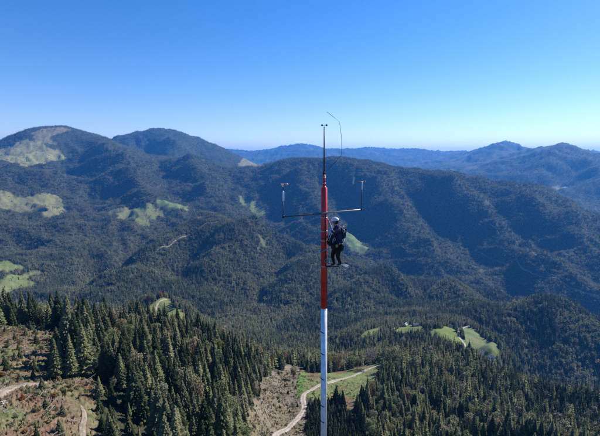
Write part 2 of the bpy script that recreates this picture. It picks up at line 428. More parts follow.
# colours of needles and leaves; their wide spread also paints in lit and shaded crowns
M_SPRUCE = foliage_mat('spruce_needles', [(0, (.046, .064, .030)), (.25, (.074, .094, .043)), (.5, (.138, .150, .076)), (.72, (.23, .225, .13)), (.85, (.145, .155, .076)), (1, (.056, .074, .036))], .3)
M_LARCH = foliage_mat('larch_needles', [(0, (.18, .185, .085)), (.4, (.25, .245, .12)), (.7, (.19, .22, .10)), (1, (.29, .275, .15))], .3)
M_LEAF = foliage_mat('autumn_leaves', [(0, (.19, .205, .10)), (.3, (.25, .25, .13)), (.55, (.27, .255, .18)), (.70, (.29, .22, .11)), (.82, (.15, .19, .08)), (1, (.22, .235, .12))], .3)
M_TWIG = foliage_mat('bare_twigs', [(0, (.17, .14, .12)), (1, (.22, .19, .17))], .05)
M_RUSTLEAF = foliage_mat('rust_leaves', [(0, (.26, .11, .035)), (1, (.22, .12, .05))], .3)
M_YELLOW = foliage_mat('yellow_green_leaves', [(0, (.22, .20, .05)), (1, (.16, .17, .05))], .35)
M_BARK = mat('bark', (.075, .055, .04), .95, noise=(6, .4))
M_GREYBARK = mat('grey_bark', (.19, .17, .15), .9, noise=(6, .3))

def ground_mat():
    m = bpy.data.materials.new('hill_ground'); m.use_nodes = True
    nt = m.node_tree; N, L = nt.nodes, nt.links; b = N['Principled BSDF']
    b.inputs['Roughness'].default_value = 0.95; b.inputs['Specular IOR Level'].default_value = 0.15
    at = N.new('ShaderNodeAttribute'); at.attribute_name = 'cover'
    geo = N.new('ShaderNodeNewGeometry')
    n1 = N.new('ShaderNodeTexNoise'); n1.inputs['Scale'].default_value = 0.5; n1.inputs['Detail'].default_value = 8; n1.inputs['Roughness'].default_value = .7
    n2 = N.new('ShaderNodeTexNoise'); n2.inputs['Scale'].default_value = 0.02; n2.inputs['Detail'].default_value = 8; n2.inputs['Roughness'].default_value = .65
    for n in (n1, n2): L.new(geo.outputs['Position'], n.inputs['Vector'])
    mr = N.new('ShaderNodeMapRange'); mr.inputs['From Min'].default_value = .3; mr.inputs['From Max'].default_value = .7; mr.inputs['To Min'].default_value = .45; mr.inputs['To Max'].default_value = 1.55
    mr2 = N.new('ShaderNodeMapRange'); mr2.inputs['From Min'].default_value = .3; mr2.inputs['From Max'].default_value = .7; mr2.inputs['To Min'].default_value = .7; mr2.inputs['To Max'].default_value = 1.3
    L.new(n1.outputs['Fac'], mr.inputs['Value']); L.new(n2.outputs['Fac'], mr2.inputs['Value'])
    mu = N.new('ShaderNodeMath'); mu.operation = 'MULTIPLY'; L.new(mr.outputs[0], mu.inputs[0]); L.new(mr2.outputs[0], mu.inputs[1])
    sc = N.new('ShaderNodeVectorMath'); sc.operation = 'SCALE'; L.new(at.outputs['Color'], sc.inputs[0]); L.new(mu.outputs[0], sc.inputs['Scale'])
    L.new(sc.outputs[0], b.inputs['Base Color'])
    bp = N.new('ShaderNodeBump'); bp.inputs['Strength'].default_value = .6; bp.inputs['Distance'].default_value = .5
    L.new(n1.outputs['Fac'], bp.inputs['Height'])
    bp2 = N.new('ShaderNodeBump'); bp2.inputs['Strength'].default_value = .5; bp2.inputs['Distance'].default_value = 12
    L.new(n2.outputs['Fac'], bp2.inputs['Height']); L.new(bp.outputs['Normal'], bp2.inputs['Normal'])
    L.new(bp2.outputs['Normal'], b.inputs['Normal'])
    return m

# ------------------------------------------------------------------ terrain mesh
nA, nR = gX.shape
gOpen = open_index(gX, gY)
cov = np.zeros((nA, nR, 4)); cov[..., 3] = 1
base = np.array([.050, .050, .028]); far_c = np.array([.045, .062, .034])
fR = smooth(4000, 8000, gR)[..., None]
cov[..., :3] = base * (1 - fR) + far_c * fR
ff = smooth(8000, 10000, gR)[..., None] * smooth(.25, .5, fbm(gX, gY, 900.0, 4, 41))[..., None]
cov[..., :3] = cov[..., :3] * (1 - ff) + np.array([.10, .10, .055]) * ff
mix_n = smooth(-.35, .35, fbm(gX, gY, 22.0, 3, 61))
mix_l = smooth(-.3, .3, fbm(gX, gY, 160.0, 3, 62))
for k, (nm, pp, c1, c2) in enumerate(OPEN):
    s = gOpen == k
    f = (mix_n if k < 3 else mix_l)[s][:, None]
    f = f * (1.0 if k < 3 else .55)
    if k == 2: f = smooth(.1, .5, fbm(gX, gY, 30.0, 3, 66))[s][:, None]
    cov[s, :3] = np.array(c1) * (1 - f) + np.array(c2) * f
s = gOpen == 0
f = smooth(.15, .5, fbm(gX, gY, 14.0, 3, 63))[s][:, None]
cov[s, :3] = cov[s, :3] * (1 - f) + np.array(RUST) * f
f = smooth(.2, .5, fbm(gX, gY, 11.0, 3, 64))[s][:, None]
cov[s, :3] = cov[s, :3] * (1 - f) + np.array([.09, .10, .04]) * f
cov[gOpen == 100, :3] = (.12, .11, .06)
cov[gOpen == 101, :3] = (.14, .13, .06)
# bright grass strip beside the track
strip = [on_ground(x, y) for x, y in [(299, 374), (304, 372), (304, 382), (301, 396), (296, 396)]]
cov[in_poly(gX, gY, strip), :3] = (.10, .19, .035)

verts = np.concatenate([np.stack([gX, gY, gZ], -1).reshape(-1, 3), [[0, 0, -60.5]]])
ii, jj = np.meshgrid(np.arange(nA), np.arange(nR - 1), indexing='ij')
i2 = (ii + 1) % nA
quads = np.stack([ii * nR + jj, ii * nR + jj + 1, i2 * nR + jj + 1, i2 * nR + jj], -1).reshape(-1, 4)
ia = np.arange(nA)
tris = np.stack([ia * nR, ((ia + 1) % nA) * nR, np.full(nA, nA * nR)], 1)
me = bpy.data.meshes.new('terrain')
me.vertices.add(len(verts)); me.vertices.foreach_set('co', verts.ravel())
nl = quads.size + tris.size
me.loops.add(nl); me.loops.foreach_set('vertex_index', np.concatenate([quads.ravel(), tris.ravel()]))
me.polygons.add(len(quads) + len(tris))
me.polygons.foreach_set('loop_start', np.concatenate([np.arange(len(quads)) * 4, quads.size + np.arange(len(tris)) * 3]))
me.update(calc_edges=True); me.validate()
me.polygons.foreach_set('use_smooth', np.ones(len(me.polygons), bool))
ca = me.color_attributes.new('cover', 'FLOAT_COLOR', 'POINT')
ca.data.foreach_set('color', np.concatenate([cov.reshape(-1, 4), [[.1, .1, .05, 1]]]).ravel())
me.materials.append(ground_mat())
ter = bpy.data.objects.new('terrain', me); col.objects.link(ter); ter['kind'] = 'structure'

# ------------------------------------------------------------------ tracks
def track(name, pix, width, color, lift=0.25):
    pts = [on_ground(x, y) for x, y in pix]
    P3 = []
    for a in range(len(pts) - 1):          # Catmull-Rom through the points
        p0 = pts[max(a - 1, 0)]; p1 = pts[a]; p2 = pts[a + 1]; p3 = pts[min(a + 2, len(pts) - 1)]
        n = max(3, int(math.hypot(p2[0] - p1[0], p2[1] - p1[1]) / 3.0))
        for k in range(n):
            t = k / n
            P3.append([0.5 * ((2 * p1[c]) + (-p0[c] + p2[c]) * t + (2 * p0[c] - 5 * p1[c] + 4 * p2[c] - p3[c]) * t * t + (-p0[c] + 3 * p1[c] - 3 * p2[c] + p3[c]) * t ** 3) for c in (0, 1)])
    P3.append(list(pts[-1])); P3 = np.array(P3)
    T = np.gradient(P3, axis=0); T /= np.linalg.norm(T, axis=1)[:, None] + 1e-9
    Nn = np.stack([-T[:, 1], T[:, 0]], 1)
    vs, fs, m, ac = [], [], 7, []
    for i, (p, q) in enumerate(zip(P3, Nn)):
        w = width * min(1, (min(i, len(P3) - 1 - i) + 2) / 4) * (1 + .18 * math.sin(i * .37) * math.sin(i * .11))
        for k in range(m):
            f = (k / (m - 1) - .5) * w
            x, y = p[0] + q[0] * f, p[1] + q[1] * f
            vs.append((x, y, h1(x, y) + lift + (0, 0.02, -.07, .05, -.07, .02, 0)[k] + (0 if 0 < k < m - 1 else -lift - .35)))
            ac.append(abs(k - 3) / 3.0)
    for i in range(len(P3) - 1):
        for k in range(m - 1):
            a = i * m + k
            fs.append((a, a + 1, a + m + 1, a + m))
    me = bpy.data.meshes.new(name); me.from_pydata(vs, [], fs); me.materials.append(color)
    at = me.attributes.new('across', 'FLOAT', 'POINT'); at.data.foreach_set('value', np.array(ac, np.float32))
    for p in me.polygons: p.use_smooth = True
    o = bpy.data.objects.new(name, me); col.objects.link(o); o['kind'] = 'structure'
    return P3
M_GRAVEL = mat('pale_gravel', (.36, .30, .25), .95, noise=(.6, .28))
M_DIRT = mat('dirt_track', (.27, .215, .165), .95, noise=(.5, .3))
for m_ in (M_GRAVEL, M_DIRT):
    nt = m_.node_tree; N, L = nt.nodes, nt.links; b = N['Principled BSDF']; src_ = b.inputs['Base Color'].links[0].from_socket
    a = N.new('ShaderNodeAttribute'); a.attribute_name = 'across'; r = N.new('ShaderNodeValToRGB'); L.new(a.outputs['Fac'], r.inputs['Fac'])
    e = r.color_ramp.elements; e[0].position = .0; e[0].color = (.55, .55, .55, 1); e[1].position = .3; e[1].color = (0, 0, 0, 1)
    x_ = e.new(.72); x_.color = (0, 0, 0, 1); x_ = e.new(.98); x_.color = (.9, .9, .9, 1)
    mx = N.new('ShaderNodeMix'); mx.data_type = 'RGBA'; L.new(r.outputs['Color'], mx.inputs['Factor']); L.new(src_, mx.inputs['A']); mx.inputs['B'].default_value = (.13, .12, .06, 1)
    L.new(mx.outputs['Result'], b.inputs['Base Color'])
M_ROAD = mat('asphalt_road', (.36, .32, .27), .9)
TRACKS = [
 track('forest_track', [(262, 455), (276, 436), (287, 429), (298, 418), (304, 408), (303, 399), (306, 393), (318, 386), (334, 381), (350, 377), (364, 371), (376, 366), (383, 366)], 5.2, M_GRAVEL),
 track('forest_track', [(-30, 410), (-6, 398), (6, 390), (16, 386), (28, 384), (46, 382)], 4.0, M_DIRT),
 track('forest_track', [(83, 460), (83, 440), (82, 428), (84, 420), (84, 412), (81, 406)], 2.0, M_DIRT),
 track('farm_road', [(154.5, 312), (156.5, 306), (159.5, 301.5), (163, 300), (167, 299.5)], 5.0, M_GRAVEL, .6),
 track('farm_road', [(471, 355), (467, 348), (463, 342), (459, 336), (459, 331), (463, 328), (476, 328)], 6.5, M_ROAD, .5),
 track('farm_road', [(459, 330), (448, 327), (432, 327)], 5.0, M_ROAD, .5),
 track('farm_road', [(391, 331), (398, 327), (408, 325)], 5.0, M_ROAD, .5),
 track('hill_road', [(106, 284), (130, 269), (155, 253), (180, 238), (200, 228), (222, 222)], 3.4, M_DIRT, .8),
 track('hill_road', [(470, 253), (500, 262), (530, 272), (565, 284), (600, 297)], 7, M_DIRT, 1.0),
 track('hill_road', [(490, 224), (515, 240), (540, 262), (560, 280)], 7, M_DIRT, 1.0),
]
def on_track(x, y, w=4.5):
    out = np.zeros(x.shape, bool)
    for P3 in TRACKS:
        b = (x > P3[:, 0].min() - w) & (x < P3[:, 0].max() + w) & (y > P3[:, 1].min() - w) & (y < P3[:, 1].max() + w)
        if b.any():
            d = np.min(np.hypot(x[b][:, None] - P3[None, ::1, 0], y[b][:, None] - P3[None, ::1, 1]), axis=1)
            q = out[b]; q |= d < w; out[b] = q
    return out

# ------------------------------------------------------------------ tree meshes
def mesh_from(name, V, Fc, m, tint=None, shade=None):
    me = bpy.data.meshes.new(name); me.from_pydata([tuple(v) for v in V], [], Fc); me.materials.append(m)
    if tint is not None:
        a = me.attributes.new('tint', 'FLOAT', 'POINT'); a.data.foreach_set('value', np.array(tint, np.float32))
    if shade is not None:
        a = me.attributes.new('shade', 'FLOAT', 'POINT'); a.data.foreach_set('value', np.array(shade, np.float32))
    return me

def tube_geo(V, Fc, pts, rad, n=7):
    base = len(V)
    for i, p in enumerate(pts):
        p = Vector(p)
        d = (Vector(pts[min(i + 1, len(pts) - 1)]) - Vector(pts[max(i - 1, 0)])).normalized()
        u = d.orthogonal().normalized(); w = d.cross(u)
        for k in range(n):
            a = 2 * math.pi * k / n
            V.append(p + (u * math.cos(a) + w * math.sin(a)) * rad[i])
    for i in range(len(pts) - 1):
        for k in range(n):
            a, b = base + i * n + k, base + i * n + (k + 1) % n
            Fc.append((a, b, b + n, a + n))
    Fc.append(tuple(base + (len(pts) - 1) * n + k for k in range(n)))

def conifer_geo(r, H, width, whorls, per, droop, lo=.10, full=True, gap=0.0, power=.85):
    """needle-clad boughs: jagged drooping fans in whorls up the stem"""
    V, Fc, S = [], [], []
    for i in range(whorls):
        f = (i + r.random() * .5) / whorls
        z = H * (lo + (1 - lo) * f)
        L0 = width * H * (1 - f) ** power * (.72 + .28 * math.sin(f * math.pi * 1.0 + .8)) + .015 * H
        for k in range(per):
            if r.random() < gap: continue
            a = 2 * math.pi * (k + r.random() * .8) / per + i * 1.3
            L = L0 * r.uniform(.65, 1.18)
            zz = z + r.uniform(-.5, .5) * H / whorls
            ca, sa = math.cos(a), math.sin(a)
            wd = L * r.uniform(*((.13, .22) if full else (.24, .4))) + .10
            b = len(V); sh = r.random()
            dz = droop * L
            def pt(rad_, side, dzz):
                return (ca * rad_ - sa * side, sa * rad_ + ca * side, zz + dzz)
            if full:
                V += [pt(0, 0, .12 * L), pt(L * .38, -wd * .8, -dz * .55), pt(L * .45, 0, .04 * L - dz * .2), pt(L * .38, wd * .8, -dz * .55),
                      pt(L * .68, -wd * 1.0, -dz * 1.15), pt(L * .78, 0, -dz * .55), pt(L * .68, wd * 1.0, -dz * 1.15), pt(L, 0, -dz * .85)]
                Fc += [(b, b + 1, b + 2), (b, b + 2, b + 3), (b + 1, b + 4, b + 2), (b + 4, b + 5, b + 2), (b + 2, b + 5, b + 6), (b + 2, b + 6, b + 3), (b + 4, b + 7, b + 5), (b + 5, b + 7, b + 6)]
                S += [sh] * 8
            else:
                V += [pt(0, 0, .12 * L), pt(L * .6, -wd * 1.1, -dz * .9), pt(L, 0, -dz * .7), pt(L * .6, wd * 1.1, -dz * .9)]
                Fc += [(b, b + 1, b + 2), (b, b + 2, b + 3)]
                S += [sh] * 4
    # leader
    b = len(V)
    V += [(.10 * (1 + H / 40), 0, H * .955), (-.08, .12, H * .95), (-.06, -.12, H * .95), (0, 0, H * 1.01)]
    Fc += [(b, b + 1, b + 3), (b + 1, b + 2, b + 3), (b + 2, b, b + 3)]; S += [.5] * 4
    return V, Fc, S

def stem_geo(H, r0, top=.97, n=7, bend=0.0):
    V, Fc = [], []
    tube_geo(V, Fc, [(bend * (f ** 2), 0, H * f - (1.5 if f == 0 else 0)) for f in (0, .04, .3, .65, top)], [r0 * 1.4, r0, r0 * .75, r0 * .4, r0 * .08], n)
    return V, Fc

def leafy_geo(r, H, W, n_leaf, size, lobes=9, base=.22, hollow=.5, flat=1.0):
    """clumps of small leaf faces spread through an uneven crown"""
    V, Fc, S = [], [], []
    cz = H * (base + (1 - base) * .52); rz = H * (1 - base) * .5
    L = [((0, 0, cz), (W * .62, rz * .85), r.random())]
    for k in range(lobes):
        a = 2.4 * k + r.random(); h = r.uniform(-.6, .8)
        rr = W * r.uniform(.35, .62) * math.sqrt(max(.15, 1 - h * h * .8))
        s = r.uniform(.26, .46)
        L.append(((math.cos(a) * rr, math.sin(a) * rr, cz + h * rz * .85), (W * s, rz * s * 1.05 * flat), r.random()))
    for i in range(n_leaf):
        c, (rw, rh), sh = L[i % len(L)] if i % 4 else L[0]
        while True:
            d = Vector((r.gauss(0, 1), r.gauss(0, 1), r.gauss(0, 1)))
            if d.length > .1: break
        d.normalize(); q = r.uniform(hollow, 1.06) ** .6
        p = Vector((c[0] + d.x * rw * q, c[1] + d.y * rw * q, c[2] + d.z * rh * q))
        nrm = (d + Vector((r.uniform(-.9, .9), r.uniform(-.9, .9), r.uniform(-.6, .9)))).normalized()
        u = nrm.orthogonal().normalized(); u.rotate(Matrix.Rotation(r.uniform(0, 6.28), 3, nrm)); w = nrm.cross(u)
        s = size * r.uniform(.6, 1.3); b = len(V)
        V += [p + u * s, p + w * s * .6 + nrm * s * .15, p - u * s * .9, p - w * s * .7]
        Fc.append((b, b + 1, b + 2, b + 3)); S += [min(1, max(0, sh * .7 + r.random() * .3))] * 4
    return V, Fc, S, L

def limb_geo(r, H, L, r0, twigs=0):
    V, Fc = [], []
    tube_geo(V, Fc, [(0, 0, -1.5), (0, 0, .3), (.02 * H, 0, H * .3), (0, .02 * H, H * .62), (0, 0, H * .9)], [r0 * 1.4, r0, r0 * .8, r0 * .45, r0 * .08], 7)
    for (c, s, _) in L[1:]:
        z0 = max(H * .16, c[2] - H * .22)
        tube_geo(V, Fc, [(0, 0, z0), (c[0] * .5, c[1] * .5, (z0 + c[2]) / 2 + .03 * H), c, (c[0] * 1.25, c[1] * 1.25, c[2] + s[1] * .6)], [r0 * .4, r0 * .28, r0 * .14, r0 * .04], 5)
    return V, Fc

class Kind: pass
def make_conifer(name, seed, H, width, whorls, per, droop, m, gap=0., lo=.1, power=.85):
    r = random.Random(seed); k = Kind()
    V, Fc, S = conifer_geo(r, H, width, whorls, per, droop, lo, True, gap, power)
    k.crown = mesh_from(name + '_crown', V, Fc, m, [0] * len(V), S)
    V, Fc = stem_geo(H, H * .011)
    k.trunk = mesh_from(name + '_trunk', V, Fc, M_BARK); k.H = H
    return k
def make_broadleaf(name, seed, H, W, n, size, m, bark=None, base=.2, hollow=.5, lobes=9):
    r = random.Random(seed); k = Kind()
    V, Fc, S, L = leafy_geo(r, H, W, n, size, lobes, base, hollow)
    k.crown = mesh_from(name + '_crown', V, Fc, m, [0] * len(V), S)
    V, Fc = limb_geo(r, H, L, H * .016)
    k.trunk = mesh_from(name + '_trunk', V, Fc, bark or M_BARK); k.H = H
    return k

SPRUCE = [make_conifer('spruce', 11 + i, 24, w, 44, 13, d, M_SPRUCE, .05, lo, pw) for i, (w, d, lo, pw) in enumerate([(.21, .42, .05, .72), (.18, .5, .08, .66), (.235, .36, .04, .8), (.19, .45, .12, .6), (.17, .55, .07, .56)])]
LARCH = [make_conifer('larch', 31 + i, 24, w, 46, 14, .16, M_LARCH, g_, .14, .72) for i, (w, g_) in enumerate([(.155, .25), (.18, .32), (.14, .28)])]
BROAD = [make_broadleaf('broadleaf', 41 + i, 14, W, 1500, .34, M_LEAF, None, .14, .5, 9) for i, W in enumerate((4.6, 3.8, 5.2))]
YELLOW = make_broadleaf('yellow_broadleaf', 51, 13, 4.2, 1400, .34, M_YELLOW)
TWIGS = make_broadleaf('bare_broadleaf', 53, 14, 4.8, 1500, .2, M_TWIG, M_GREYBARK, .16, .2)
RUSTY = make_broadleaf('rust_broadleaf', 57, 12, 4.0, 1300, .32, M_RUSTLEAF)

def merged(name, parts, mats):
    """one mesh from several (V, F, tint, shade, material index, matrix) pieces: a source for instancing"""
    V, Fc, T, S, MI = [], [], [], [], []
    for v, f, t, s, mi, mx in parts:
        b = len(V)
        V += [tuple(mx @ Vector(p)) for p in v]; Fc += [tuple(b + q for q in g_) for g_ in f]
        T += [t] * len(v); S += list(s) if s is not None else [.5] * len(v); MI += [mi] * len(f)
    me = mesh_from(name, V, Fc, mats[0], T, S)
    for m in mats[1:]: me.materials.append(m)
    me.polygons.foreach_set('material_index', np.array(MI, np.int32))
    o = bpy.data.objects.new(name, me)
    return o

def source_single(name, r, kind, H=24.0):
    I = Matrix.Identity(4); parts = []
    if kind == 'spruce':
        V, Fc, S = conifer_geo(r, H, r.uniform(.165, .235), 15, 8, .5, r.uniform(.04, .12), False, .04, r.uniform(.7, .95)); m = M_SPRUCE
        parts.append((V, Fc, 0., S, 0, I)); v, f = stem_geo(H, H * .011, n=4)
    elif kind == 'larch':
        V, Fc, S = conifer_geo(r, H, r.uniform(.14, .18), 15, 6, .12, .12, False, .25, .72); m = M_LARCH
        parts.append((V, Fc, 0., S, 0, I)); v, f = stem_geo(H, H * .011, n=4)
    else:
        m = {'broad': M_LEAF, 'twig': M_TWIG}[kind]
        V, Fc, S, L = leafy_geo(r, H * .6, H * .2, 330, .65, 7, .12, .6)
        parts.append((V, Fc, 0., S, 0, I)); v, f = stem_geo(H * .5, H * .012, n=4)
    parts.append((v, f, 0., None, 1, I))
    return merged(name, parts, [m, M_BARK])

def source_clump(name, r, n, rad, share, conifer_w=7, per=4, leaf=26):
    """n small-size trees of mixed kinds standing together"""
    parts = []
    mats = [M_SPRUCE, M_LARCH, M_LEAF]
    for k in range(n):
        a = 2.4 * k + r.random() * .9; q = rad * math.sqrt((k + .5) / n) * r.uniform(.85, 1.1)
        u = r.random(); H = r.uniform(12.5, 23)
        mx = Matrix.Translation((math.cos(a) * q, math.sin(a) * q, -1.0)) @ Matrix.Rotation(r.random() * 6.28, 4, 'Z')
        if u < share[0]:
            V, Fc, S = conifer_geo(r, H, r.uniform(.16, .22), conifer_w, per, .5, .08, False, 0, .8); mi = 0
        elif u < share[0] + share[1]:
            V, Fc, S = conifer_geo(r, H, r.uniform(.16, .2), conifer_w, per, .12, .12, False, .12, .7); mi = 1
        else:
            V, Fc, S, L = leafy_geo(r, H * .72, H * .25, leaf, 1.8, 4, .1, .7); mi = 2
        parts.append((V, Fc, r.random(), S, mi, mx))
    return merged(name, parts, mats)

LATER = []
def gn_forest(name, pts, rot, scl, idx, sources):
    """instances of the source meshes on a cloud of points: one object of kind stuff"""
    src = bpy.data.collections.new(name + '_sources')
    for i, s in enumerate(sources):
        s.name = '%s_source_%02d' % (name, i); src.objects.link(s)
    me = bpy.data.meshes.new(name); me.vertices.add(len(pts)); me.vertices.foreach_set('co', pts.astype(np.float32).ravel())
    a = me.attributes.new('spin', 'FLOAT_VECTOR', 'POINT'); rr = np.zeros((len(pts), 3), np.float32); rr[:, 2] = rot; rr[:, :2] = rng.normal(0, .028, (len(pts), 2)); a.data.foreach_set('vector', rr.ravel())
    a = me.attributes.new('grow', 'FLOAT_VECTOR', 'POINT'); a.data.foreach_set('vector', scl.astype(np.float32).ravel())
    a = me.attributes.new('pick', 'INT', 'POINT'); a.data.foreach_set('value', idx.astype(np.int32))
    o = bpy.data.objects.new(name, me); col.objects.link(o); o['kind'] = 'stuff'
    ng = bpy.data.node_groups.new(name, 'GeometryNodeTree')
    ng.interface.new_socket('Geometry', in_out='INPUT', socket_type='NodeSocketGeometry')
    ng.interface.new_socket('Geometry', in_out='OUTPUT', socket_type='NodeSocketGeometry')
    N, L = ng.nodes, ng.links
    gi, go = N.new('NodeGroupInput'), N.new('NodeGroupOutput')
    ci = N.new('GeometryNodeCollectionInfo'); ci.inputs['Collection'].default_value = src
    ci.inputs['Separate Children'].default_value = True; ci.inputs['Reset Children'].default_value = True
    ip = N.new('GeometryNodeInstanceOnPoints'); ip.inputs['Pick Instance'].default_value = True
    def attr(nm, ty):
        n_ = N.new('GeometryNodeInputNamedAttribute'); n_.data_type = ty; n_.inputs['Name'].default_value = nm
        return n_.outputs['Attribute']
    L.new(gi.outputs[0], ip.inputs['Points']); L.new(ci.outputs[0], ip.inputs['Instance'])
    L.new(attr('pick', 'INT'), ip.inputs['Instance Index']); L.new(attr('spin', 'FLOAT_VECTOR'), ip.inputs['Rotation']); L.new(attr('grow', 'FLOAT_VECTOR'), ip.inputs['Scale'])
    L.new(ip.outputs[0], go.inputs[0])
    LATER.append((o, ng))
    return o

# ------------------------------------------------------------------ where trees stand
def candidates(R0, R1, step, azm=41.0):
    x = np.arange(-R1 * math.sin(math.radians(azm)) - step, R1 * math.sin(math.radians(azm)) + step, step)
    y = np.arange(R0 * math.cos(math.radians(azm)) - step, R1 + step, step)
    X, Y = np.meshgrid(x, y)
    X = (X + rng.uniform(-.48, .48, X.shape) * step).ravel(); Y = (Y + rng.uniform(-.48, .48, Y.shape) * step).ravel()
    R = np.hypot(X, Y); A = np.degrees(np.arctan2(X, Y))
    s = (R >= R0) & (R < R1) & (np.abs(A) < azm)
    return X[s], Y[s]

def seen(X, Y, Z, tall, margin):
    R = np.hypot(X, Y)
    hm = grid_lookup(gTmax, X * (1 - 25 / np.maximum(R, 60)), Y * (1 - 25 / np.maximum(R, 60)))
    return (Z + tall) / R > hm - margin

def woods(R0, R1, step, tall=26, margin=.012):
    X, Y = candidates(R0, R1, step)
    Z = height(X, Y)
    s = seen(X, Y, Z, tall, margin)
    X, Y, Z = X[s], Y[s], Z[s]
    s = (open_index(X, Y) < 0) & ~on_track(X, Y, max(3.0, step * .45))
    return X[s], Y[s], Z[s]

def lightness(X, Y):
    """share of larch and broadleaf in the mix"""
    q = fbm(X, Y, 330.0, 3, 81) * .75 + fbm(X, Y, 90.0, 2, 85) * .5 - .45 * ridged(X, Y, 420.0, 5) + .05
    return smooth(-.1, .45, q)

# ---- near woods, tree by tree
nx, ny, nz = woods(62, 1300, 5.9)
young_poly = [on_ground(x, y) for x, y in [(316, 560), (312, 470), (305, 434), (307, 416), (309, 404), (326, 402), (340, 408), (354, 420), (366, 436), (388, 470), (395, 560)]]
gap = in_poly(nx, ny, [on_ground(x, y) for x, y in [(298, 384), (320, 384), (322, 402), (309, 404), (307, 416), (305, 434), (312, 470), (316, 560), (290, 560), (292, 400)]])
nx, ny, nz = nx[~gap], ny[~gap], nz[~gap]
ex, ey = candidates(62, 420, 3.0); q = in_poly(ex, ey, young_poly); ex, ey = ex[q], ey[q]
q = rng.random(len(ex)) < .8; ex, ey = ex[q], ey[q]
nx, ny, nz = np.concatenate([nx, ex]), np.concatenate([ny, ey]), np.concatenate([nz, height(ex, ey)])
nR_ = np.hypot(nx, ny)
# young spruces in the dip below the track
young = in_poly(nx, ny, young_poly)
lt = lightness(nx, ny)
u = rng.random(len(nx))
kind = np.zeros(len(nx), int)                        # 0 spruce, 1 larch, 2 broadleaf, 3 bare
left_near = (nR_ < 420) & (nx < 60)
pl = np.where(left_near, .14 + .40 * lt, .08 + .40 * lt)
kind[u < pl] = 1
kind[(u > pl) & (u < pl + .10 + .20 * lt)] = 2
kind[(u > .985)] = 3
kind[young] = 0
scl = np.clip(rng.normal(.68, .16, len(nx)), .3, 1.05)
scl[young] *= .4
scl[(kind >= 2) & ~young] *= 1.38
low = in_poly(nx, ny, [on_ground(x, y) for x, y in [(88, 376), (112, 388), (128, 402), (150, 436), (165, 560), (98, 560), (96, 436)]])
scl[low] *= .42
far_small = smooth(500, 900, nR_); scl *= 1 - .12 * far_small
rot = rng.uniform(0, 6.28, len(nx))
dist = np.sqrt(nx ** 2 + ny ** 2 + nz ** 2)
# frame test
def to_frame(x, y, z):
    d = y * math.cos(PITCH) - z * math.sin(PITCH); up = y * math.sin(PITCH) + z * math.cos(PITCH)
    return 300 + F * x / d, 218 - F * up / d
fx, fy = to_frame(nx, ny, nz + 12 * scl)
inframe = (fx > -4) & (fx < 604) & (fy > 150) & (fy < 446) & seen(nx, ny, nz, 18 * scl, 0)
size = np.where(inframe, scl * 24 / dist, 0)
size = np.where(kind == 2, size * .75, size)
order = np.argsort(-size)[:262]
single = np.zeros(len(nx), bool); single[order] = True
print('near trees', len(nx), 'singles reach', dist[order].max())

# ------------------------------------------------------------------ things: Empties with their parts
def describe(o, label, cat, group=None):
    o['label'] = label; o['category'] = cat
    if group: o['group'] = group
def thing(name, label, cat, loc, rz=0.0, group=None):
    o = bpy.data.objects.new(name, None); col.objects.link(o)
    o.location = loc; o.rotation_euler = (0, 0, rz); o.empty_display_size = .2
    describe(o, label, cat, group)
    return o
def part(name, me, parent, loc=(0, 0, 0), label=None):
    o = bpy.data.objects.new(name, me); col.objects.link(o); o.parent = parent; o.location = loc
    if label: o['label'] = label
    return o
def plant(kind_, x, y, scale, rz, name, label, group, cat='tree', wide=1.0):
    t = thing(name, label, cat, (x, y, h1(x, y) - .2), rz, group)
    t.scale = (scale * wide, scale * wide, scale)
    t.rotation_euler = (random.gauss(0, .025), random.gauss(0, .025), rz)
    part('trunk', kind_.trunk, t); part('crown', kind_.crown, t)
    return t

LANDMARKS = [(57, 358, 'the leftmost pale larch by the brown clearing'), (85, 350, 'the tallest pale larch by the brown clearing'), (147, 383, 'the broad yellow green larch'),
 (219, 349, 'the round yellow green tree'), (141, 330, 'the leafless tree below the knoll meadow'), (168, 331, 'the leafless tree below the farm track'), (186, 335, 'the small orange brown tree'),
 (271, 361, 'the rust red tree'), (108, 418, 'the bushy spruces by the dirt track'), (170, 413, 'the pointed spruce at the slope foot'), (199, 419, 'the yellowish larch at the slope foot'),
 (215, 430, 'the yellow green tree at the slope foot'), (294, 373, 'the lone tree on the cutover strip'), (325, 360, 'the yellow green tree behind the mast'), (370, 358, 'the wide grey brown tree'), (391, 358, 'the large round olive tree'),
 (409, 352, 'the orange tree on the right slope'), (373, 420, 'the olive yellow tree below the sloping meadow'), (396, 427, 'the small olive tree by the young stand'), (14, 322, 'the far left end of the brown clearing'),
 (322, 428, 'the foot of the white mast tube'), (280, 430, 'the lower end of the gravel track'), (255, 395, 'the left border of the cutover strip'), (482, 354, 'the dark barn'), (458, 345, 'the pale farm road'), (440, 430, 'the bottom middle of the right forest'), (520, 420, 'the lower right part of the forest')]
def where(px, py, R, isyoung):
    best = min(LANDMARKS, key=lambda l: math.hypot(l[0] - px, l[1] - py))
    dx, dy = px - best[0], py - best[1]
    a = math.degrees(math.atan2(-dy, dx)) % 360
    d8 = ['right of', 'behind and right of', 'behind', 'behind and left of', 'left of', 'in front and left of', 'in front of', 'in front and right of'][int((a + 22.5) // 45) % 8]
    d = math.hypot(dx, dy)
    band = 'close' if d < 12 else ('a little' if d < 24 else ('some way' if d < 38 else 'far'))
    return '%s %s %s' % (band, d8, best[2])

NAMES = {0: 'spruce_tree', 1: 'larch_tree', 2: 'broadleaf_tree', 3: 'bare_tree'}
WORDS = {0: 'dark spruce', 1: 'olive larch', 2: 'autumn broadleaf tree', 3: 'leafless grey tree'}

